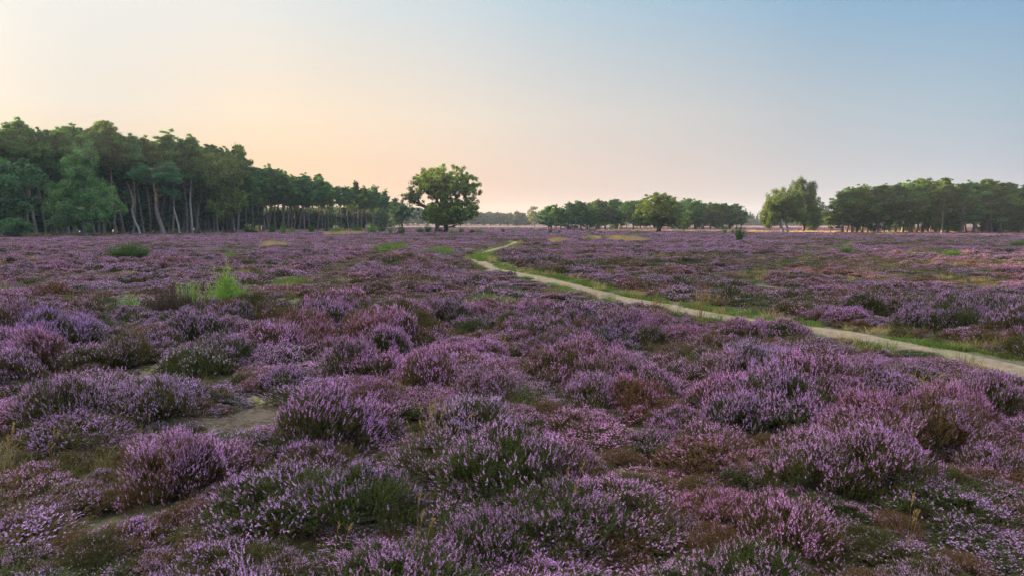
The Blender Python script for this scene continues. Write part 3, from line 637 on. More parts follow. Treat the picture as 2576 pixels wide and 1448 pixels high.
def leafy_meshes(seed, lobes, H, trunk_h, trunk_r, nc=90, cr=(0.7, 1.25), nl=110, lsz=0.13, drop=0.0, bark='oak_bark', stems=((0, 0),), leafm='leaves', surf=0.5, twigs=0, gap=0.0):
    """broad-leaved tree: clumps of leaf-sized faces on limbs that grow to them. lobes: (x,y,z,rx,ry,rz,weight)"""
    r = np.random.default_rng(seed); W = np.array([l[6]*l[3]*l[4]*l[5] for l in lobes])**.8; W = W/W.sum()
    C = []
    tries = 0
    while len(C) < nc and tries < nc*40:
        tries += 1
        l = lobes[r.choice(len(lobes), p=W)]; d = rdir(r, 1)[0]*(r.random()**surf if r.random() < .8 else r.random()); p = np.array(l[:3])+d*np.array(l[3:6])
        if p[2] < .5 or (C and min(np.linalg.norm((q-p)*np.array([1, 1, 1.3])) for q in C) < cr[0]*.62): continue
        if gap and vn(p[0]*.55+seed, p[2]*.55, 3) < gap and r.random() < .8: continue
        C.append(p)
    C = np.array(C); tb = MB(); top = []
    nodes = []; par = []; kidw = []
    for si, (sx, sy) in enumerate(stems):
        K = 8; z = np.linspace(0, 1, K); bx = sx+np.sin(z*2+si)*.15+z*sx*.8*trunk_h*.3; by = sy+z*sy*.8*trunk_h*.3
        pts = np.stack([bx, by, z*trunk_h-.2], 1)
        prev = -1
        for k in range(K):
            nodes.append(pts[k]); par.append(prev); prev = len(nodes)-1
        top.append(prev)
    # extend the leader through the crown
    for t0 in top:
        prev = t0; p = nodes[t0].copy(); hh = H*.86
        while p[2] < hh:
            p = p+np.array([r.normal()*.22, r.normal()*.22, .8]); nodes.append(p.copy()); par.append(prev); prev = len(nodes)-1
    NT = len(nodes); ends = []
    order = np.argsort(np.linalg.norm(C-nodes[top[0]], axis=1))
    for ci in order:
        p = C[ci]; A = np.array(nodes[min(top[0], NT-1):] if len(stems) == 1 else nodes); base = (min(top[0], NT-1) if len(stems) == 1 else 0)
        dd = np.linalg.norm(A-p, axis=1)+np.where(A[:, 2] > p[2]+.2, 2.5*(A[:, 2]-p[2]), 0)+(np.where(A[:, 2] < trunk_h*.8, 5, 0))
        j = int(np.argmin(dd))+base; q = nodes[j]; ln = np.linalg.norm(p-q); k = max(1, int(ln/1.0)); prev = j
        for s in range(1, k+1):
            t = s/k; w = q*(1-t)+p*t+(r.normal(size=3)*.10*ln/ k if s < k else 0)+np.array([0, 0, .10*ln*math.sin(math.pi*t)])*(1 if s < k else 0)
            nodes.append(w); par.append(prev); prev = len(nodes)-1
        ends.append(prev)
    cnt = np.zeros(len(nodes)); 
    for e in ends:
        k = e
        while k != -1: cnt[k] += 1; k = par[k]
    rad = trunk_r*np.sqrt((cnt+.15)/(cnt.max()+.15)); rad = np.maximum(rad, .018)
    N_ = np.array(nodes); pr = np.array(par); ii = np.where(pr >= 0)[0]
    tb.tubes(N_[pr[ii]], N_[ii], np.minimum(rad[pr[ii]], rad[ii]*1.5), rad[ii], 6)
    for si in range(len(stems)):
        b = N_[si*8]; tb.tubes([b+np.array([0, 0, -.1])], [b+np.array([0, 0, .7])], trunk_r*1.5/len(stems)**.5, trunk_r*1.0/len(stems)**.5, 8)
    n = len(C)*nl; ci = np.repeat(np.arange(len(C)), nl); Rr = r.uniform(cr[0], cr[1], len(C))
    off = rdir(r, n)*(r.random((n, 1))**.45)*Rr[ci][:, None]*np.array([1, 1, .78+drop*.6]); off[:, 2] -= drop*r.random(n)*1.2
    c = C[ci]+off; nv_ = norm(off+.9*rdir(r, n)*Rr[ci][:, None]+np.array([0, 0, .3])); a = norm(np.cross(nv_, rdir(r, n))); b = np.cross(nv_, a)
    sz = r.uniform(.6, 1.3, n)[:, None]*lsz; pv = np.clip(.5+r.normal(size=len(C))*.17, 0, 1)[ci]
    cm = MB(); cm.rhomb(c, a*sz*1.25, b*sz*.8, 0, np.clip(pv+.18*r.normal(size=n), 0, 1))
    if twigs:
        j = r.integers(0, len(C), twigs); d = norm(C[j]-np.array([0, 0, H*.55])+rdir(r, twigs)*1.5); tb.tubes(C[j], C[j]+d*(Rr[j]*1.0+r.uniform(.5, 1.3, twigs))[:, None], .02, .005, 3)
    return tb.mesh('tree_trunk', [M[bark]], True), cm.mesh('tree_crown', [M[leafm]])

def bush_mesh(seed, R=1.0, H=1.2, n=3500, lsz=.05, mats=None, name='bush_leaves', low=0.0):
    r = np.random.default_rng(seed); mb = MB(); nc = 26; C = rdir(r, nc)*np.array([R*.65, R*.65, H*.45]); C[:, 2] = np.abs(C[:, 2])+H*.18
    ci = r.integers(0, nc, n); off = rdir(r, n)*(r.random((n, 1))**.5)*R*.38; c = C[ci]+off; c[:, 2] = np.maximum(c[:, 2], .03)
    nv_ = norm(off+.6*R*.4*rdir(r, n)); a = norm(np.cross(nv_, rdir(r, n))); b = np.cross(nv_, a); pv = (.3+.4*r.random(nc))[ci]
    mb.rhomb(c, a*lsz*1.3, b*lsz*.75, 0, np.clip(pv+.15*r.normal(size=n), 0, 1)); st = np.zeros((nc, 3)); mb.tubes(st, C, .03, .01, 4, 1); return mb.mesh(name, mats or [M['broom_leaf'], M['twig']])

_zm = {}
def zmax(me):
    if me.name not in _zm:
        c = np.zeros(len(me.vertices)*3, np.float32); me.vertices.foreach_get("co", c); _zm[me.name] = float(np.sort(c[2::3])[-40])
    return _zm[me.name]
def place(name, meshes, nativeH, u, vb, vt, wf=1.0, rz=None, col=(0.05, 0.08, 0.03), label=None, cat='tree', group=None, tname='trunk', cname='crown', dy=0.0, native_w=None, R=random.Random(3)):
    x, y = G(u, vb); 
    if dy: k = (y+dy)/y; x *= k; y += dy
    h = ztop(vt, y); s = h/zmax(meshes[1])
    e = empty(name, (x, y, float(T(x, y))), R.uniform(0, 6.28) if rz is None else rz, (s*wf, s*wf, s))
    obj(tname, meshes[0], e); obj(cname, meshes[1], e, col)
    tag(e, label, cat, group); return e

rr = random.Random(11)
PT = [pine_meshes(100+i, 14, cb=[.55, .48, .6, .5, .58, .45, .62, .52][i], spread=[2.4, 2.8, 2.2, 3.0, 2.5, 3.1, 2.3, 2.7][i], lean=[.6, 1.2, .3, 1.8, .8, .4, 1.4, 2.2][i], kink=[.25, .5, .2, .35, .7, .3, .25, .5][i]) for i in range(8)]
PS = [pine_meshes(150+i, 14, cb=[.5, .56, .6][i], spread=[2.5, 2.1, 2.3][i], lean=[.5, 1.0, .3][i], kink=.35, cone=[.62, .7, .5][i], nb=38) for i in range(3)]
PB = [pine_meshes(200+i, 10, cb=[.16, .22, .3, .12, .26][i], spread=[2.6, 2.9, 2.5, 3.0, 2.7][i], nb=40, lean=.5, kink=.4, droop=[.35, .2, .1, .4, .2][i], trunkr=.22) for i in range(5)]
def pine_col(): 
    a = rr.random(); b = rr.uniform(.8, 1.6); return ((.060+.055*a)*b, (.165+.020*a)*b, (.062-.024*a)*b)
# dark broad-leaved fill trees of the left wood
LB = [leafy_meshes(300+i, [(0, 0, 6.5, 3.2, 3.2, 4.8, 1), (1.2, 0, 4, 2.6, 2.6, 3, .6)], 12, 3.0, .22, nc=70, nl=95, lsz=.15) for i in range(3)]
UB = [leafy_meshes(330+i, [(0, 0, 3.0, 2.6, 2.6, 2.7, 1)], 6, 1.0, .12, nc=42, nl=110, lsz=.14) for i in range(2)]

topx = [-60,0,25,60,110,175,200,265,300,345,400,425,460,500,540,600,620,640,680,715,760,800,830,860,905,950,985,1010]
topv = [300,298,310,325,322,308,312,304,315,350,328,345,342,372,370,372,425,432,418,430,438,440,462,463,466,474,500,530]
def top_at(u): return float(np.interp(u, topx, topv))
def vb_left(u): return float(np.interp(u, [-80, 0, 350, 640, 800, 990], [598, 596, 590, 585, 581, 576.5]))

LANDMARK = [(-90, "from the left edge of the photo"), (210, "right of the broad light green tree"), (352, "right of the pale kinked dead trunk"), (409, "right of the S-curved orange-stemmed pine"), (576, "right of the open-topped leafy tree"), (740, "right of the thick gappy-topped pine"), (860, "right of the narrow spiky pine top")]
ORD = ["first", "second", "third", "fourth", "fifth", "sixth", "seventh", "eighth", "ninth", "tenth", "eleventh", "twelfth", "thirteenth", "fourteenth"]
front_u = [20, 62, 92, 116, 143, 172, 184, 200, 237, 250, 262, 291, 312, 334, 362, 377, 432, 470, 481, 492, 503, 515, 526, 537, 547, 559, 598, 622, 635, 652, 666, 677, 693, 709, 726, 740, 752, 766, 779, 795, 810, 827, 844, 858, 877, 888, 899, 909, 923, 937, 949, 962, 975, 986]
cnt = {}
for k, u in enumerate(front_u):
    lm = [l for l in LANDMARK if l[0] <= u][-1]; cnt[lm[0]] = cnt.get(lm[0], 0)+1; o_ = ORD[cnt[lm[0]]-1]
    i = k % 8; v = vb_left(u)-rr.uniform(0, 1.0); t = top_at(u)+rr.uniform(-7, 16)
    if 90 < u < 330: t = top_at(u)+rr.uniform(0, 30)
    lab = "left wood front pine, %s trunk %s" % (o_, lm[1])
    place('pine_tree', PS[k % 3] if k % 5 in (1, 3) else PT[i], 14, u, v, t-(5 if k % 5 in (1, 3) else 0), rr.uniform(.85, 1.1), col=pine_col(), label=lab, group='front row pines of the left wood')
# tree tops that stand out against the sky
for u, t, i, lab in [(8, 296, 4, "tallest dark pine top at the left edge of the sky line"), (72, 318, 5, "pine with a small twin top left of the broad light green tree"), (168, 308, 1, "pair-topped pine rising behind the broad light green tree"), (262, 303, 5, "highest domed pine crown above the broad light green tree"),
                     (400, 328, 3, "pine with a ragged flag-like top left of the leafy open-topped tree"), (455, 342, 7, "pine with a rounded ragged top, second peak left of the leafy open-topped tree"), (678, 417, 3, "thick straight pine with a gappy top, tallest right of the leafy tree"), (716, 429, 0, "pine crown with a notched top just right of the thick straight pine"), (798, 440, 2, "pine with a narrow spiky top halfway along the far part of the wood"), (985, 500, 7, "last low leaning pine at the right end of the left wood")]:
    place('pine_tree', PS[i % 3], 14, u, vb_left(u)-1.3, t-3, 1.2 if u < 500 else 1.0, col=pine_col(), label=lab, group='pines of the left wood')
# rows behind
for k in range(105):
    u = rr.uniform(-130, 640); dy = rr.uniform(5, 48); kind = rr.random()
    t = top_at(u)+rr.uniform(4, 42)
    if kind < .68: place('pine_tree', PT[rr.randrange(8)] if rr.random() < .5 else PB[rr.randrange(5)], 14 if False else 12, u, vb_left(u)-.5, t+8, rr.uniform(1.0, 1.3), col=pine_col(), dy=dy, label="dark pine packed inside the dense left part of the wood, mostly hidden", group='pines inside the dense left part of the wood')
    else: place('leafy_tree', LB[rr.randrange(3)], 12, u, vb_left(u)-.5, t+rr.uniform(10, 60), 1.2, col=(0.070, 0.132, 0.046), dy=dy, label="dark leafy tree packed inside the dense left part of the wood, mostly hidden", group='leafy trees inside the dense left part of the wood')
for k in range(46):
    u = rr.uniform(640, 985); dy = rr.uniform(6, 45); t = top_at(u)+rr.uniform(9, 30)
    place('pine_tree', PT[rr.randrange(8)], 14, u, vb_left(u)-.5, t, rr.uniform(.85, 1.1), col=pine_col(), dy=dy, label="slender back-row pine of the left wood, mostly hidden by the front trunks", group='pines in the back rows of the left wood')
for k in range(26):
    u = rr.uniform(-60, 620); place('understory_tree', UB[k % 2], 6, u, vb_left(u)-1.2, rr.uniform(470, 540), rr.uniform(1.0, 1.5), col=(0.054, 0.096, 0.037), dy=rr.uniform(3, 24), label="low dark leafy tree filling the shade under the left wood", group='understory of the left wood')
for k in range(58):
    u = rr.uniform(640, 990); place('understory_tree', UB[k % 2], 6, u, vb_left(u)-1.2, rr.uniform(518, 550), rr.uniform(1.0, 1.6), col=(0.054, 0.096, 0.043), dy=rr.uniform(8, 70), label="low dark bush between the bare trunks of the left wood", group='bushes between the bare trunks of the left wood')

# --- single trees one can point to
t_ = leafy_meshes(400, [(0, 0, 8.4, 2.6, 2.6, 4.6, 1), (-2.2, 0, 5.2, 2.8, 2.5, 3, 1), (2.6, 0, 4.8, 3.0, 2.6, 3, 1), (0, -1.2, 3.2, 4.4, 3, 2.3, 1), (.3, 0, 11, 1.7, 1.7, 2.1, .9), (-3.4, 0, 6.8, 1.5, 1.5, 1.6, .4)], 13, 1.8, .3, nc=300, nl=110, cr=(.45, .8), lsz=.09, drop=.35, bark='birch_bark')
place('birch_tree', t_, 13, 210, 594.5, 360, 1.06, rz=0, col=(0.132, 0.256, 0.096), label="broad light green leafy tree standing in front of the left wood", dy=-4)
t_ = leafy_meshes(401, [(0, 0, 8, 3.1, 3, 4, 1), (-1.8, 0, 11, 1.6, 1.6, 1.8, .6), (1.6, 0, 11.5, 1.6, 1.6, 2.2, .6), (0, 0, 4.5, 2.8, 2.8, 2.2, .7)], 14, 2.2, .26, nc=120, nl=75, cr=(.55, 1.0), lsz=.11, stems=((-.3, 0), (.35, .1), (0, .3)), gap=.28, twigs=26)
place('leafy_tree', t_, 13.2, 576, 588.3, 366, .98, rz=0, col=(0.132, 0.178, 0.050), label="tall leafy tree with an open twiggy top at the edge of the left wood", dy=-3)
t_ = leafy_meshes(402, [(0, 0, 6.0, 3.4, 3, 3.6, 1), (1.5, 0, 4, 3, 3, 2.2, .6)], 10, 2.0, .2, nc=90, nl=110, lsz=.12)
place('leafy_tree', t_, 10, 22, 597.5, 400, 1.1, col=(0.078, 0.155, 0.078), label="bluish green leafy tree at the photo's left edge before the wood", dy=-3)
place('leafy_tree', LB[1], 12, 105, 593, 368, 1.0, col=(0.132, 0.178, 0.046), label="olive leafy tree left of and behind the broad light green tree", dy=10)
place('leafy_tree', LB[2], 12, 165, 592, 352, 1.0, col=(0.139, 0.186, 0.043), label="yellowish leafy crown just above and behind the broad light green tree", dy=12)
place('low_bush_tree', UB[0], 6, 38, 598.5, 545, 1.5, col=(0.078, 0.171, 0.078), label="low spreading green branches at the foot of the wood's left end", dy=-5)
place('leafy_tree', LB[0], 12, 545, 586, 440, .95, col=(0.124, 0.171, 0.046), label="olive leafy tree against the left flank of the open-topped leafy tree", dy=2)
# S-curved pine
def curved_pine():
    r = np.random.default_rng(9); tb = MB(); z = np.linspace(0, 9.6, 22)
    x = np.interp(z, [0, 1.3, 2.6, 3.6, 4.7, 5.6, 6.6, 8.0, 9.6], [.75, .45, .0, -.28, -.22, .02, -.30, -.45, -.3]); x = np.convolve(np.pad(x, 2, 'edge'), [.2]*5, 'valid')
    tb.path(np.stack([x, 0*z, z-.1], 1), np.interp(z, [0, 1, 7, 9.6], [.42, .30, .2, .1]), 9); cbm = MB(); pads = []
    for a, zz, ln in [(0, 7.4, 3.2), (.5, 7.8, 3.6), (2.8, 7.6, 2.6), (3.4, 8.2, 3.0), (5.4, 8, 2.6), (4.4, 8.6, 2.4), (1.2, 8.6, 2.8), (2.1, 9, 2.5), (0.2, 9.2, 3.4), (3.1, 9.4, 2.2), (5.9, 9.4, 3.0), (0, 6.6, 3.6), (6.1, 6.3, 4.0)]:
        p0 = np.array([float(np.interp(zz, z, x)), 0, zz]); d = np.array([math.cos(a), math.sin(a), .12 if zz > 7 else -.12]); p1 = p0+d*ln
        tb.tubes([p0, p0+d*ln*.5+[0, 0, .2]], [p0+d*ln*.5+[0, 0, .2], p1], [.09, .06], [.06, .02], 4)
        for j in range(8): pads.append((p0+d*ln*r.uniform(.35, 1.1)+r.normal(size=3)*[.45, .5, .22], r.uniform(.5, .8)))
    for zz, a in [(5.6, .2), (5.5, .5), (3.0, .1), (2.2, 0)]:
        p0 = np.array([float(np.interp(zz, z, x)), 0, zz]); tb.tubes([p0, p0+[.7, 0, .1]], [p0+[.7, 0, .1], p0+[1.5, .1, .5 if zz > 4 else .3]], [.05, .03], [.03, .008], 4)
    C = np.array([p[0] for p in pads]); Rr = np.array([p[1] for p in pads]); nt_ = 34; n = len(C)*nt_; ci = np.repeat(np.arange(len(C)), nt_)
    off = rdir(r, n)*(r.random((n, 1))**.4); off[:, 2] *= .33; c = C[ci]+off*Rr[ci][:, None]; pv = np.clip(.5+.2*r.normal(size=len(C)), 0, 1)[ci]
    for j in range(5):
        d = norm(off*[1, 1, 1.4]+.8*rdir(r, n)+[0, 0, .5]); cbm.tri(c, c+d*r.uniform(.16, .34, n)[:, None], norm(np.cross(d, rdir(r, n)))*.045, 0, np.clip(pv+.16*r.normal(size=n), 0, 1))
    return tb.mesh('pine_trunk', [bark_mat('curved_pine_bark', (.19, .165, .16), (.36, .2, .12), 3.6, 5.6)], True), cbm.mesh('pine_crown', [M['needles']])
place('pine_tree', curved_pine(), 10.2, 400, 590.6, 408, 1.0, rz=0, col=(0.070, 0.186, 0.093), label="S-curved pine with an orange upper stem and a flat spreading crown", dy=-3)
# dead trunks
def snag(name, pts, rad, tw, u, vb, h_px, label, m='dead_wood'):
    x, y = G(u, vb); tb = MB(); s = y/F
    P_ = np.array([((a)*s, 0, b*s) for a, b in pts]); P_[:, 1] = 0.15*np.sin(np.arange(len(P_))); P_[0, 2] -= .15
    tb.path(P_, np.array(rad)*s, 8)
    for (a, b), (c_, d_), w in tw: tb.tubes([[a*s, 0, b*s]], [[c_*s, -.15, d_*s]], w*s, w*s*.35, 5)
    e = obj(name, tb.mesh(name, [M[m]], True)); e.location = (x, y, 0); tag(e, label, 'dead tree'); return e
snag('dead_tree', [(0, 0), (-3, 14), (-10, 28), (-15, 46), (-16, 62), (-12, 76), (-12, 86), (-15, 92), (-18, 104), (-22, 118), (-26, 132)], [3.2, 2.6, 2.7, 2.6, 2.6, 2.8, 2.9, 2.2, 1.8, 1.2, .5],
     [((-3, 18), (8, 28), 1.0), ((8, 28), (16, 30), .6), ((-12, 84), (-28, 78), .8), ((-12, 82), (-9, 92), 2.2), ((-9, 92), (-13, 97), 1.2)], 352, 590.8, 130, "pale kinked dead trunk between the light green tree and the S-curved pine")
snag('dead_tree', [(0, 0), (-3, 20), (-7, 40), (-10, 56), (-12, 70)], [3, 2.6, 2.4, 1.7, .6], [((-8, 44), (-13, 60), 1.4), ((-6, 34), (-12, 66), 1.0)], 452, 589.6, 70, "broken whitish dead stem just left of the leaning thick pine trunks")
snag('fallen_branch', [(0, 2), (10, 6), (20, 5), (30, 9), (38, 14)], [1.2, 1.0, 1, .7, .3], [((12, 6), (18, 12), .6), ((22, 6), (30, 4), .6)], 592, 586.5, 12, "grey fallen branch lying at the foot of the open-topped leafy tree")
snag('fallen_branch', [(0, 1), (4, 4), (10, 3), (16, 7)], [1.3, 1.2, 1.0, .4], [((4, 4), (8, 9), .7)], 668, 584.5, 9, "short pale fallen branch between the brooms at the pine trunks")
snag('birch_tree', [(0, 0), (-1, 40), (-3, 80), (0, 110), (3, 130), (5, 150)], [2.6, 2.3, 2.2, 2.0, 1.6, 1.0], [((0, 105), (12, 118), .7)], 484, 588, 150, "slim white birch stem rising among the grey pine trunks", 'birch_bark')

# centre oaks
t_ = leafy_meshes(410, [(0.2, 0, 9.6, 5.6, 4.5, 3.2, 1), (-3.6, .5, 8.6, 2.6, 2.4, 2.2, .9), (4.2, 0, 8.2, 3.0, 3, 2.8, .9), (1.4, -.5, 4.0, 5.2, 4, 2.3, 1.2), (1.0, -.6, 2.9, 4.4, 3.4, 1.7, 1), (-2.4, 0, 4.4, 2.6, 2.4, 1.6, .7), (5.4, 0, 5.0, 1.9, 2, 1.7, .5), (0, 0, 7, 3, 3, 2.5, .5)], 13.4, 1.2, .52, nc=820, nl=120, cr=(.36, .64), lsz=.09, gap=.04, twigs=60)
place('oak_tree', t_, 13.2, 1120, 586.5, 414, .94, rz=0, col=(0.175, 0.255, 0.050), label="large round-crowned oak standing alone in the middle of the heath")
t_ = leafy_meshes(411, [(-3.2, 0, 8.8, 2.0, 2, 2.6, 1), (-4.4, 0, 6.2, 1.8, 2, 1.8, .9), (-1.5, 0, 9.6, 1.8, 1.8, 2.2, .8), (-.5, 0, 3.0, 2.6, 2.2, 1.5, .9), (-3.2, 0, 5.0, 1.8, 1.8, 1.5, .6)], 12.4, 2.4, .42, nc=210, nl=46, cr=(.32, .6), lsz=.10, gap=.25, twigs=44)
place('oak_tree', t_, 12.2, 1098, 584.5, 424, 1.0, rz=0, col=(0.109, 0.171, 0.046), label="thinner airy oak with its trunk just left of the large round oak", dy=0)
t_ = leafy_meshes(412, [(0, 0, 4.4, 3.0, 2.8, 2.3, 1), (-1, 0, 3.0, 2.5, 2.4, 1.5, 1), (2, 0, 3.4, 2.2, 2, 1.8, .8), (-.6, 0, 6.6, 1.1, 1.1, 1.5, .5)], 8.2, .7, .22, nc=150, nl=60, cr=(.38, .65), lsz=.10, stems=((-.2, 0), (.3, 0)), gap=.2, twigs=16)
place('leafy_tree', t_, 8.0, 1008, 579, 500, 1.0, rz=0, col=(0.070, 0.139, 0.062), label="small round forked tree between the left wood's end and the oaks")
place('leafy_tree', t_, 8.0, 960, 578, 520, 1.2, rz=2, col=(0.062, 0.124, 0.054), label="dark low tree under the last pines of the left wood", dy=12)
# oak in front of the middle clump
t_ = leafy_meshes(413, [(0, 0, 5.4, 4.4, 3.8, 3.8, 1.2), (0, 0, 8.0, 3.2, 3, 1.9, .9), (-2.4, 0, 3.6, 2.6, 2.6, 2.2, .9), (2.6, 0, 3.4, 2.6, 2.4, 2.2, .9), (0, -.5, 2.4, 3.6, 3, 1.4, 1)], 10, 1.0, .45, nc=380, nl=72, cr=(.38, .66), lsz=.10)
place('oak_tree', t_, 9.9, 1655, 585.5, 485, 1.3, rz=0, col=(0.109, 0.163, 0.031), label="dense round oak in front of the middle pine clump")
place('oak_tree', LB[2], 12, 1720, 583, 530, 1.5, col=(0.093, 0.155, 0.046), label="low green crown leaning out right of the dense round oak", dy=4)
# birches on the right
t_ = leafy_meshes(414, [(0, 0, 6.8, 3.4, 3, 2.6, 1), (-2.2, 0, 4.6, 2.5, 2.2, 2.4, 1), (1.8, 0, 3.8, 2.6, 2.4, 2.0, .9), (-3.0, 0, 7.0, 1.4, 1.4, 1.5, .5), (-2.9, 0, 2.8, 1.9, 2, 1.2, .7)], 9.6, 1.3, .26, nc=360, nl=130, cr=(.38, .66), lsz=.085, drop=.45, bark='birch_bark', stems=((-.45, 0), (.5, .1), (-.2, .25)), gap=.18, twigs=20)
place('birch_tree', t_, 9.6, 1972, 588, 468, 1.02, rz=0, col=(0.132, 0.194, 0.059), label="spreading birch with three white stems left of the tall birch")
t_ = leafy_meshes(415, [(-1.2, 0, 9.6, 1.5, 1.5, 1.5, 1), (-1.0, 0, 7.6, 1.7, 1.6, 1.6, 1), (1.3, 0, 9.0, 1.25, 1.2, 1.5, 1), (1.2, 0, 6.4, 2.0, 1.8, 2.4, 1), (-.2, 0, 4.2, 2.6, 2.2, 2.4, 1), (1.8, 0, 3.0, 1.9, 1.8, 1.8, .8), (-.6, 0, 10.6, .7, .7, .9, .5)], 11.5, 1.6, .26, nc=360, nl=135, cr=(.36, .60), lsz=.08, drop=.7, bark='oak_bark')
place('birch_tree', t_, 11.4, 2019, 586, 444, 1.0, rz=0, col=(0.093, 0.152, 0.056), label="tall birch with two drooping tops right of the spreading birch", dy=2)
place('leafy_tree', UB[0], 6, 2046, 584, 500, .9, col=(0.070, 0.124, 0.054), label="small dark leafy tree half behind the tall birch's right side", dy=8)

# --- middle clump
mtx = [1330, 1372, 1400, 1425, 1450, 1475, 1500, 1530, 1560, 1590, 1640, 1700, 1735, 1755, 1780, 1800, 1825, 1850, 1868, 1876]
mtv = [545, 522, 516, 512, 506, 509, 504, 497, 502, 502, 502, 500, 502, 503, 506, 505, 508, 512, 530, 552]
mid_u = [1380, 1395, 1412, 1428, 1444, 1462, 1478, 1492, 1506, 1520, 1534, 1548, 1562, 1576, 1592, 1608, 1625, 1690, 1708, 1728, 1748, 1766, 1784, 1802, 1818, 1834, 1850, 1862]
a_ = [0, 0]
for k, u in enumerate(mid_u):
    s_ = 0 if u < 1640 else 1; a_[s_] += 1
    N_ = a_[s_]; o_ = ORD[N_-1] if N_ <= 14 else {15: "fifteenth", 16: "sixteenth", 17: "seventeenth"}[N_]
    low = PB[k % 5] if (s_ == 1 or k % 3 != 1) else PT[k % 8]; nh = 10 if low in PB else 14
    t = float(np.interp(u, mtx, mtv))+rr.uniform(-4, 10)
    place('pine_tree', low, nh, u, 580.5-rr.uniform(0, 1.6), t, rr.uniform(1.15, 1.5) if nh == 10 else 1.0, col=pine_col(), label="front pine of the middle clump, %s %s" % (o_, "from its left end" if s_ == 0 else "right of the dense round oak"), group='front pines of the middle clump')
for k in range(38):
    u = rr.uniform(1385, 1862); t = float(np.interp(u, mtx, mtv))+rr.uniform(5, 18)
    place('pine_tree', PT[rr.randrange(8)] if rr.random() < .45 else PB[rr.randrange(5)], 12, u, 579.5, t, rr.uniform(.95, 1.25), col=pine_col(), dy=rr.uniform(8, 60), label="pine deeper inside the middle clump, mostly hidden by its front pines", group='pines inside the middle clump')
place('leafy_tree', LB[0], 12, 1345, 571.5, 520, 1.1, col=(0.186, 0.217, 0.085), label="pale hazy birch-like tree at the far left of the middle clump", dy=0)
place('leafy_tree', LB[1], 12, 1378, 574, 526, 1.2, col=(0.124, 0.171, 0.070), label="hazy leafy tree between the pale birch-like tree and the middle pines", dy=0)
place('leafy_tree', UB[1], 6, 1298, 570, 531, 1.05, col=(.05, .06, .03), label="dark round tree standing alone far off, left of the middle clump", dy=0)
place('leafy_tree', LB[0], 12, 1398, 577, 530, 1.3, col=(0.093, 0.147, 0.054), label="low green leafy tree at the left foot of the middle clump", dy=0)

# --- right wood
rtx = [2065, 2085, 2110, 2150, 2180, 2200, 2235, 2270, 2310, 2340, 2380, 2415, 2450, 2480, 2500, 2525, 2545, 2575, 2700]
rtv = [525, 500, 482, 468, 473, 474, 462, 463, 454, 449, 453, 455, 453, 446, 445, 462, 456, 462, 455]
right_u = [2116, 2129, 2142, 2155, 2168, 2189, 2205, 2222, 2236, 2252, 2268, 2284, 2294, 2305, 2318, 2335, 2354, 2368, 2384, 2400, 2415, 2430, 2445, 2464, 2480, 2496, 2519, 2540, 2560, 2578, 2605, 2635, 2670]
ORD2 = ORD+["fifteenth", "sixteenth", "seventeenth", "eighteenth", "nineteenth", "twentieth"]
for k, u in enumerate(right_u):
    t = float(np.interp(u, rtx, rtv))+rr.uniform(-5, 14); use = (PS[k % 3] if k % 4 == 1 else PT[k % 8]) if k % 2 else PB[k % 5]; nh = 14 if k % 2 else 10
    if k < 17: lab = "front pine of the right wood, %s from its left end" % ORD2[k]
    else: lab = "front pine of the right wood, %s from the photo's right edge" % ORD2[len(right_u)-1-k] if u < 2575 else "pine of the right wood just beyond the photo's right edge"
    place('pine_tree', use, nh, u, 588.5-rr.uniform(0, 1.6), t, rr.uniform(1.0, 1.3), col=[v*.9 for v in pine_col()], label=lab, group='front pines of the right wood')
for k in range(56):
    u = rr.uniform(2100, 2700); t = float(np.interp(u, rtx, rtv))+rr.uniform(9, 28)
    place('pine_tree', PT[rr.randrange(8)] if rr.random() < .6 else PB[rr.randrange(5)], 12, u, 588, t, rr.uniform(.95, 1.2), col=pine_col(), dy=rr.uniform(5, 40), label="pine deeper inside the right wood, mostly hidden by its front pines", group='pines inside the right wood')
for u, vb, t, w, i, c_, lab in [(2088, 587, 512, .8, 0, (.07, .10, .05), "grey-green bushy tree at the left foot of the right wood"), (2120, 587.5, 478, 1.15, 1, (.095, .13, .03), "olive oak at the left end of the right wood, lit from the left"), (2155, 588, 466, 1.1, 2, (.075, .115, .028), "darker leafy tree right of the olive oak at the right wood"),
                                (2182, 588, 486, .9, 0, (.065, .11, .03), "lower leafy tree filling in before the right wood's first pines")]:
    place('leafy_tree', LB[i], 12, u, vb, t, w, col=c_, label=lab, dy=-2)
for k in range(12):
    u = rr.uniform(2230, 2640); place('understory_tree', UB[k % 2], 6, u, 588, rr.uniform(545, 562), rr.uniform(1, 1.6), col=(0.070, 0.124, 0.046), dy=rr.uniform(4, 30), label="low leafy bush among the trunks of the right wood", group='bushes among the trunks of the right wood')

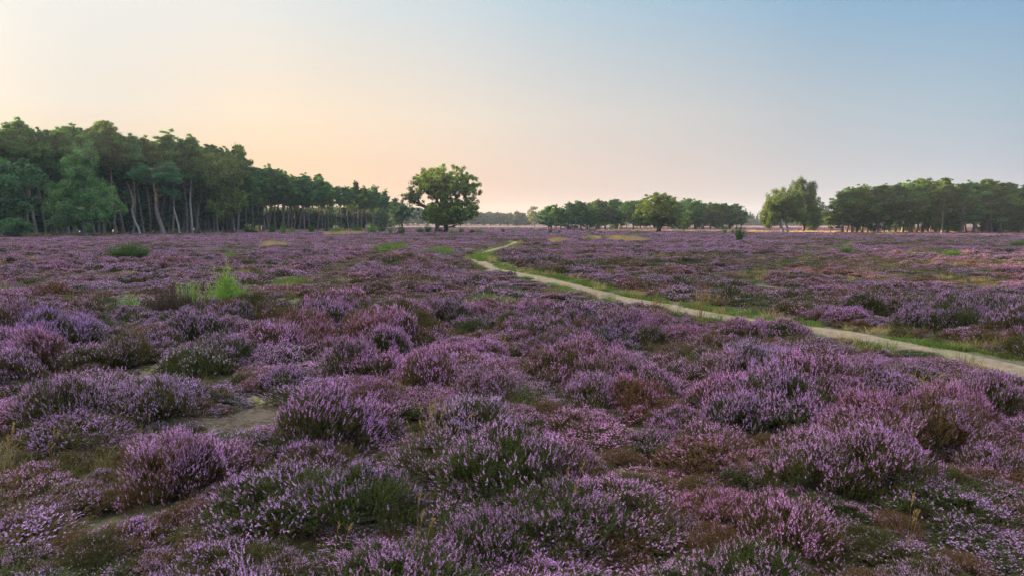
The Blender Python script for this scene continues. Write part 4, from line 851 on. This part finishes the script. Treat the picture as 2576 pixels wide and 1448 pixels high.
# ------------------------------------------------------------------ far woods (one mass each) and the wood outside the frame
far_protos = [leafy_meshes(500+i, [(0, 0, 6.5, 4.2, 4.2, 4.6, 1)], 12, 2, .3, nc=55, nl=60, cr=(.9, 1.5), lsz=.30, leafm='leaves_i')[1] for i in range(4)]+[spruce_mesh(61), spruce_mesh(62)]+[pine_meshes(520+i, 12, cb=.3, mode='inst', cheap=True)[1] for i in range(2)]
def far_wood():
    rs = np.random.default_rng(12); P = []; S = []; I = []; C = []
    for _ in range(1500):
        u = rs.uniform(-500, 3100); x = (u-1287)/F
        y0 = 600+50*math.sin(u*.004)+(0 if u > 1400 else 30); y = y0+rs.random()*150
        tgt = np.interp(u, [-500, 900, 1000, 1050, 1200, 1250, 1330, 1400, 1860, 1900, 1935, 2100, 3100], [520, 520, 513, 522, 531, 533, 538, 534, 536, 541, 536, 530, 528])+rs.uniform(-1.5, 7)
        h = ztop(tgt, y); i = rs.integers(0, 4) if rs.random() < .75 else rs.integers(6, 8)
        if 1860 < u < 2200 and rs.random() < .6: i = rs.integers(4, 6)
        s = h/12.0; P.append((x*y, y, -.3)); S.append((s*1.1, s*1.1, s)); I.append(i); k = rs.uniform(.8, 1.25); C.append((.045*k, .08*k, .05*k))
    scatter('far_wood', P, np.stack([np.zeros(len(P)), np.zeros(len(P)), rs.random(len(P))*6.28], 1), S, I, far_protos, {"tint": C}, kind='stuff', label='hazy far-off wood along the horizon', cat='wood')
    P = []; S = []; I = []; C = []
    for _ in range(1500):
        u = rs.uniform(640, 2400); v = rs.uniform(563.5, 568.5) if u < 1650 else rs.uniform(563, 565.5); x, y = G(u, v)
        s = rs.uniform(.11, .22)
        if rs.random() < .05: s *= 2.5
        P.append((x, y, -.1)); S.append((s*1.6, s*1.6, s)); I.append(rs.integers(0, 4)); k = rs.uniform(.8, 1.2); C.append((.26*k, .29*k, .07*k) if rs.random() < .7 else (.10*k, .16*k, .06*k))
    scatter('scrub', P, np.stack([np.zeros(len(P)), np.zeros(len(P)), rs.random(len(P))*6.28], 1), S, I, far_protos[:4], {"tint": C}, kind='stuff', label='yellow-green scrub in the sun at the far edge of the heath', cat='scrub')
    P = []; S = []; I = []; C = []
    for _ in range(640):    # the left wood goes on towards the sun, outside the frame, and shades the heath
        y = rs.uniform(-84, 210); x = -rs.uniform(118, 210)-max(0, (y-84))*.35
        w = (y-37)-(x-17)*(-math.cos(SUN_AZ)/math.sin(-SUN_AZ))   # keep low gaps where the sun reaches the heath
        if abs(w) < 2.0 and rs.random() < .9: continue
        s = rs.uniform(1.5, 2.0); P.append((x, y, -.1)); S.append((s*1.15, s*1.15, s)); I.append(rs.integers(0, 4) if rs.random() < .4 else rs.integers(6, 8)); C.append((.05, .08, .035))
    scatter('pine_wood', P, np.stack([np.zeros(len(P)), np.zeros(len(P)), rs.random(len(P))*6.28], 1), S, I, far_protos, {"tint": C}, kind='stuff', label='rest of the left wood beyond the left edge', cat='wood')
far_wood()

# ------------------------------------------------------------------ brooms, tufts, named heather bushes
def broom_mesh(seed, R, H, n=110, leafy=1.0, dry=False, upright=1.0, side=5, name='broom_bush', thick=.006):
    r = np.random.default_rng(seed); mb = MB(); a = r.random(n)*6.283; q = r.random(n)**.7
    d = norm(np.stack([np.cos(a)*q*R, np.sin(a)*q*R, np.full(n, H*.8)*upright], 1)); hh = H*r.uniform(.45, 1.05, n)*(1-.25*q)
    b = np.stack([np.cos(a)*q*R*.25, np.sin(a)*q*R*.25, np.zeros(n)-.03], 1); K = 6; prev = b; mi = 1 if dry else 0
    for k in range(K):
        t = (k+1)/K; d = norm(d+.13*rdir(r, n)+np.array([0, 0, .10])); nx = prev+d*(hh/K)[:, None]
        mb.tubes(prev, nx, thick*(1-.13*k), thick*(1-.13*(k+1)), 3, mi, np.clip(.35+.1*k+.15*r.normal(size=n), 0, 1) if not dry else .5)
        if k >= 1:
            for j in range(side):
                s = prev+(nx-prev)*r.random((n, 1)); dd = norm(d+.75*rdir(r, n)+np.array([0, 0, .25])); ln = r.uniform(.12, .3, n)[:, None]*H*.42; w = norm(np.cross(dd, rdir(r, n)))*thick*.55
                mb.tri(s, s+dd*ln, w, mi, np.clip(.5+.25*r.normal(size=n), 0, 1))
                if leafy and not dry:
                    for q_ in range(int(3*leafy)):
                        c = s+dd*ln*r.random((n, 1)); e = norm(rdir(r, n)+dd); mb.tri(c, c+e*.030*H, norm(np.cross(e, rdir(r, n)))*.008*H, 0, np.clip(.6+.25*r.normal(size=n), 0, 1))
        prev = nx
    return mb.mesh(name, [M['broom_leaf'], M['twig']])
BR = [broom_mesh(1, .9, 1.1, 120), broom_mesh(2, 1.0, 1.0, 140), broom_mesh(3, .8, 1.2, 110)]
def simple(name, me, u, vb, w_px, h_px, native_w, native_h, col, label, cat, group=None, rz=0.0):
    x, y = G(u, vb); s = y/F; o = obj(name, me, color=col); o.location = (x, y, float(T(x, y))); o.rotation_euler = (0, 0, rz)
    k = w_px*s/native_w; o.scale = (k, k, h_px*s/native_h); return tag(o, label, cat, group)
DG = (.045, .105, .028); MG = (.09, .19, .035); LG = (.13, .21, .05)
foot = [(625, 587, 36, 18, DG, "big dark broom bush below the open-topped leafy tree"), (640, 586, 20, 10, DG, "broom bush tucked right of the big dark one by the fallen branch"), (685, 586, 26, 14, DG, "dark broom bush under the thick straight pine"), (712, 588, 22, 16, MG, "rounded broom bush just right of the thick straight pine's foot"), (735, 585, 24, 9, MG, "flat bright green broom patch right of the rounded broom bush"), (783, 585, 26, 14, DG, "dark broom bush by the pine trunks, two left of the big round one"), (822, 583, 18, 8, DG, "small dark broom bush just left of the big round one"),
        (846, 588, 30, 17, MG, "big round broom bush before the narrow spiky pine"), (898, 587, 38, 13, DG, "wide dark broom bush before the last pines, left one of two"), (936, 588, 36, 18, MG, "wide bright broom bush before the last pines, right one of two"), (960, 583, 26, 13, DG, "dim broom bush behind the wide bright one"), (982, 588, 18, 12, MG, "small broom bush left of the forked tree's foot"), (1010, 588, 30, 15, DG, "olive broom bush under the small forked tree"), (1056, 587, 26, 13, DG, "dark broom bush left of the oaks, left one of a touching pair"), (1076, 586, 26, 14, DG, "dark broom bush left of the oaks, right one of a touching pair"),
        (1108, 583, 18, 8, DG, "low broom bush between the two oak trunks"), (1136, 588, 22, 9, MG, "low broom bush just right of the large oak's trunk"), (1160, 586, 22, 9, DG, "second broom bush right of the large oak's trunk"), (1187, 585, 18, 8, DG, "small dim broom bush right of the oaks, behind a brighter one"), (1206, 588, 32, 12, MG, "widest bright broom bush right of the oaks"), (1265, 585, 14, 8, DG, "small broom bush before the far dark round tree, left one"), (1290, 587, 16, 7, MG, "small bright broom bush before the far dark round tree, right one"), (1343, 586, 18, 8, MG, "lone low broom bush left of the middle clump's first pine"), (1383, 587, 16, 8, DG, "low broom bush under the middle clump's first pine"), (1407, 587, 15, 8, DG, "low broom bush below the middle clump, right of the path's end"),
        (1484, 584, 12, 8, MG, "tiny green broom bush at the foot of the middle pines"), (1510, 588, 14, 6, DG, "flat small broom bush left of the dense round oak"), (1604, 588, 24, 9, MG, "broom bush just left of the dense round oak's trunk"), (1822, 588, 16, 12, MG, "small broom bush behind the tall broom right of the middle clump"), (1842, 588, 14, 9, MG, "low green broom bush touching the tall broom's back"), (1859, 606, 30, 32, DG, "tall broom bush standing alone right of the middle clump"),
        (2238, 589, 14, 8, MG, "small bright bush at the right wood's foot")]
for k, (u, v, w, h, c_, lab) in enumerate(foot):
    simple('broom_bush', BR[k % 3], u, v+1.5, w*1.1, h*1.55, 1.7, 1.05, [q*1.3 for q in c_], lab, 'broom bush', 'broom bushes along the far edge of the heath', k*1.3)
# nearer brooms
simple('broom_bush', broom_mesh(21, 1.2, 1.1, 380, 1.0, side=7), 326, 658, 146, 46, 2.4, 1.0, (.10, .15, .055), "big dark broom bush alone among the heather on the left", 'broom bush')
def tall_broom():
    e = empty('broom_bush', (*G(570, 795), float(T(*G(570, 795)))))
    e.scale = (1.4, 1.4, 1.45); tag(e, "tall light green broom with upright shoots right of the dead brown shrub", 'broom bush')
    a = obj('shoots', broom_mesh(22, .66, .84, 190, .8, side=6, thick=.0045), e, (.24, .38, .09)); b = obj('shoots', broom_mesh(23, .16, 1.25, 22, .8, upright=1.3, side=5, thick=.006), e, (.28, .42, .09))
    b.location = (.06, 0, 0); c_ = obj('shoots', broom_mesh(24, .5, .62, 50, .8, side=5, thick=.0045), e, (.20, .33, .09)); c_.location = (.38, .05, 0)
    return e
tall_broom()
simple('broom_bush', broom_mesh(25, .4, .9, 40, .8, upright=1.1, side=5, thick=.004), 478, 792, 80, 108, .75, .9, (.24, .38, .09), "thin light green broom shoots rising behind the dead brown shrub", 'broom bush')
simple('broom_bush', broom_mesh(26, .34, .7, 70, .8, upright=1.2, side=4, thick=.004), 328, 808, 78, 78, .7, .7, (.22, .40, .09), "small grassy green broom left of the dead brown shrub", 'broom bush')
simple('dead_shrub', broom_mesh(27, .75, .8, 210, 0, dry=True, side=8, thick=.008), 438, 818, 150, 108, 1.35, .78, (.1, .08, .06), "bare brown dead shrub between the green brooms", 'dead shrub')
def tuft(seed, n, R, h0, h1, w, lean): 
    return grass_patch(seed, n, R, h0, h1, w, lean, [M['broom_leaf']], 'grass_tuft')
TF = [tuft(31, 420, .3, .3, .55, .006, .45), tuft(32, 380, .3, .25, .5, .006, .6)]
for u, v, w, h, c_, lab, i in [(1102, 642, 60, 14, MG, "flat bright green tuft left of the path's bend", 1), (2124, 640, 30, 24, (.065, .15, .035), "bright green rush tuft right of the middle track", 0), (2392, 648, 38, 22, (.07, .16, .035), "bright green rush tuft in the right heath", 0), (2566, 622, 42, 20, (.07, .16, .035), "bright green rush tuft at the right edge", 0), (2313, 609, 12, 9, (.065, .15, .035), "tiny green tuft near the right wood", 0), (1480, 607, 14, 12, LG, "small pale green tuft beside the straw patch", 0),
                               (645, 632, 30, 14, LG, "small green tuft below the thick straight pine, in front of straw grass", 1), (945, 634, 14, 16, LG, "narrow light green tuft on the left track, left one of two", 0), (970, 630, 22, 16, LG, "light green tuft on the left track, right one of two", 0), (160, 640, 22, 9, (.12, .22, .05), "pale green low tuft far left in the heather", 1), (240, 638, 18, 12, LG, "pale green tuft left of the big dark broom", 1), (262, 641, 20, 14, MG, "green tuft touching the big dark broom's left side", 1),
                               (2112, 1010, 74, 76, (.07, .18, .035), "tall fresh green grass tuft among the heather on the right", 0), (2130, 612, 16, 6, MG, "tiny flat green tuft on the right-hand track", 1), (360, 641, 24, 10, DG, "low green tuft right of the big dark broom", 1), (1480, 640, 14, 6, DG, "small dull tuft in the heather right of the path", 1)]:
    simple('grass_tuft', TF[i], u, v, w, h*1.25, .85, .55, c_, lab, 'grass tuft', 'green tufts on the heath', u*.1)
# dry stalks in the foreground
def stalks(seed, n, R, h, head=True):
    r = np.random.default_rng(seed); mb = MB(); a = r.random(n)*6.28; q = r.random(n)
    b = np.stack([np.cos(a)*q*R*.3, np.sin(a)*q*R*.3, np.zeros(n)], 1); d = norm(np.stack([np.cos(a)*q*R, np.sin(a)*q*R, np.full(n, h)], 1)); hh = h*r.uniform(.6, 1.05, n)[:, None]; prev = b
    for k in range(5):
        d = norm(d+.06*rdir(r, n)+np.array([.03, 0, -.02*k])); nx = prev+d*hh/5; mb.tubes(prev, nx, .0024-.0003*k, .0021-.0003*k, 3, 0, r.random(n)); prev = nx
    if head:
        for k in range(16):
            t = r.random((n, 1)); c = prev-d*hh*.18*t; e = norm(d+.5*rdir(r, n)); mb.rhomb(c+e*.012, e*.014, norm(np.cross(e, rdir(r, n)))*.0035, 0, r.random(n))
    return mb.mesh('dry_grass', [M['straw']])
for u, v, h_, n_, R_, lab in [(22, 1215, .42, 7, .12, "dry yellow grass stalks at the left edge by bare sand"), (1095, 1165, .45, 20, .3, "loose tuft of tall straw-yellow grass by the mossy hollow"), (1432, 1360, .42, 3, .05, "single tall seed head in the middle foreground, left one"), (1520, 1375, .36, 3, .06, "bent straw seed head right of the tall seed head"), (1260, 890, .3, 9, .12, "short straw stalks left in the middle ground"), (1490, 915, .32, 12, .2, "upright straw stalks among pink heather in the middle ground"), (1050, 1448, .4, 3, .08, "dry curled seed stalk low in the centre-left foreground"), (840, 1440, .32, 2, .1, "leaning thin straw stalk at the bottom edge"), (2280, 1440, .36, 3, .05, "thin straw stalks at the bottom right"), (130, 1180, .3, 3, .05, "short dry stalk behind the left edge stalks"),
                              (1760, 815, .5, 26, .3, "straw grass tuft at the far verge of the path"), (1640, 800, .4, 20, .25, "smaller straw tuft at the path's verge, left of the other")]:
    x, y = G(u, v); o = obj('dry_grass', stalks(int(u), n_, R_, h_)); o.location = (x, y, float(T(x, y))); tag(o, lab, 'dry grass')
    o.scale = (1.35, 1.35, 1.6) if y < 16 else (2.4, 2.4, 2.1)
# cushions of moss
def moss_mesh(seed, rx, ry):
    r = np.random.default_rng(seed); mb = MB(); n = int(min(420, max(60, rx*ry*650))); nu, nv = 7, 3
    for _ in range(n):
        a = r.random()*6.28; q = math.sqrt(r.random()); cx, cy = q*rx*math.cos(a), q*ry*math.sin(a); s = r.uniform(.03, .085)*(1.15-.5*q); v = []
        for i in range(nv+1):
            ph = i/nv*math.pi/2
            for k in range(nu):
                t = k/nu*6.283; w = s*(1+.18*r.normal()); v.append((cx+w*math.sin(ph)*math.cos(t), cy+w*math.sin(ph)*math.sin(t), s*.55*math.cos(ph)-.008))
        mb.add(v, [(i*nu+k, i*nu+(k+1) % nu, (i+1)*nu+(k+1) % nu, (i+1)*nu+k) for i in range(nv) for k in range(nu)], 0, r.random())
    m = bpy.data.materials.get('moss') or moss_mat(); return mb.mesh('moss_patch', [m], True)
def moss_mat():
    m, t, n, l = mat('moss'); tc = n("ShaderNodeTexCoord"); z = n("ShaderNodeTexNoise"); z.inputs["Scale"].default_value = 7; z.inputs["Detail"].default_value = 8; z.inputs["Roughness"].default_value = .7; l(tc.outputs["Object"], z.inputs[0])
    r = n("ShaderNodeValToRGB"); e = r.color_ramp.elements; e[0].position = .35; e[0].color = (.12, .105, .035, 1); e[1].position = .68; e[1].color = (.34, .32, .17, 1); l(z.outputs[0], r.inputs[0])
    c = varscale(n, l, r.outputs[0], .6, 1.3); p = n("ShaderNodeBsdfPrincipled"); p.inputs["Roughness"].default_value = 1; l(c, p.inputs["Base Color"])
    z2 = n("ShaderNodeTexNoise"); z2.inputs["Scale"].default_value = 90; z2.inputs["Detail"].default_value = 4; l(tc.outputs["Object"], z2.inputs[0]); b = n("ShaderNodeBump"); b.inputs["Strength"].default_value = 1; b.inputs["Distance"].default_value = .02; l(z2.outputs[0], b.inputs["Height"]); l(b.outputs[0], p.inputs["Normal"])
    o = n("ShaderNodeOutputMaterial"); l(p.outputs[0], o.inputs[0]); return m
moss_lab = ["pale sunlit-looking moss patch between two dark heather bushes on the left", "long strip of yellowish moss below the dark heather bush on the left", "lumpy yellow moss cushions left of the straw tuft", "thin moss strip above the bare sand", "small moss patch right of the big centre heather mound", "dark mossy hollow in the centre right, left one", "dark mossy hollow in the centre right, right one", "small moss cushions at the bottom left of centre", "moss between heather at the left edge", "tiny moss patch below the centre hollows"]
for k, e in enumerate(MOSS):
    o = obj('moss_patch', moss_mesh(600+k, e[2]*1.1, e[3]*1.1)); o.location = (e[0], e[1], float(T(e[0], e[1]))); tag(o, moss_lab[k], 'moss', 'moss patches between the heather')
# heather bushes one can point to (u, v of foot, width px, height px, bloom, tint, dry, label)
for k, (u, v, w, h, bl, ti, dr, lab) in enumerate([
        (318, 948, 150, 88, .06, (.6, .4, .6), .35, "dark green almost flowerless heather bush beside the pale moss"),
        (385, 895, 110, 60, .35, (.62, .34, .36), 1.0, "russet withered heather bush behind the dark green one"),
        (500, 978, 210, 80, .16, (.66, .5, .72), .1, "wide dark green heather bush right of the pale moss"),
        (150, 925, 210, 120, .9, (.48, .29, .60), .2, "large bluish-violet flowering heather bush on the left"),
        (1180, 1165, 270, 130, .8, (.62, .42, .66), .2, "big domed pale lilac heather bush behind the straw tuft"),
        (380, 1100, 220, 110, .55, (.62, .36, .68), .2, "purple heather bush left of the bare sand"),
        (1905, 985, 240, 108, .85, (.58, .37, .66), .15, "tall bluish-lilac heather bush right of centre"),
        (2250, 800, 120, 40, .05, (.6, .4, .6), .45, "olive flowerless heather bush right beyond the path"),
        (985, 865, 170, 60, .85, (.74, .30, .66), .4, "bright magenta heather bush in the middle ground"),
        (2440, 770, 0, 0, 0, 0, 0, None)][:9]):
    x, y = G(u, v); s = y/F; hm = heather_mats('const', ti, dr); me = heather_clump(700+k, bl, True, mats=hm, name='heather_bush')
    yy = y+w*s*.35; x *= yy/y; o = obj('heather_bush', me); o.location = (x, yy, float(T(x, yy))-.02); kx = w*s*.76; o.scale = (kx, kx, min(1.8, h*s/.52)); o.rotation_euler = (0, 0, k*1.7)
    tag(o, lab, 'heather bush', 'heather bushes that stand out'); HEA_BUSH.append((x, yy, kx*.48))
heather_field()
grasses()
def litter():
    rs = np.random.default_rng(8); mb = MB(); n = 40
    a = rs.uniform(-.25, .25, (n, 3)); a[:, 2] = .012+.01*rs.random(n); d = rdir(rs, n)*np.array([1, 1, .12]); mb.tubes(a, a+d*rs.uniform(.03, .14, n)[:, None], .003, .002, 3, 0, rs.random(n))
    me = mb.mesh('twig_litter', [M['twig']]); P = []
    for e in SAND+MOSS:
        for _ in range(int(26*max(1, e[2]*e[3]))):
            t = rs.random()*6.28; q = math.sqrt(rs.random())*1.3; x, y = e[0]+e[2]*q*math.cos(t), e[1]+e[3]*q*math.sin(t); P.append((x, y, float(T(x, y))))
    n = len(P); scatter('litter', P, np.stack([np.zeros(n), np.zeros(n), rs.random(n)*6.28], 1), np.ones((n, 3)), np.zeros(n), [me], {}, kind='stuff', label='dead twigs and heather litter on the bare ground', cat='litter')
litter()

# ------------------------------------------------------------------ haze
def haze():
    x, y0, y1, z0, z1 = 1650, -1650, 1650, -3.0, 40.0
    v = [(-x, y0, z0), (x, y0, z0), (x, y1, z0), (-x, y1, z0), (-x, y0, z1), (x, y0, z1), (x, y1, z1), (-x, y1, z1)]
    mb = MB(); mb.add(v, [(0, 3, 2, 1), (4, 5, 6, 7), (0, 1, 5, 4), (1, 2, 6, 5), (2, 3, 7, 6), (3, 0, 4, 7)])
    m, t, n, l = mat('haze_air'); p = n("ShaderNodeVolumePrincipled"); p.inputs["Color"].default_value = (.74, .87, 1, 1); p.inputs["Density"].default_value = 0.0002; p.inputs["Anisotropy"].default_value = 0.2
    o = n("ShaderNodeOutputMaterial"); l(p.outputs[0], o.inputs["Volume"])
    tag(obj('haze', mb.mesh('haze', [m])), kind='stuff')
haze()
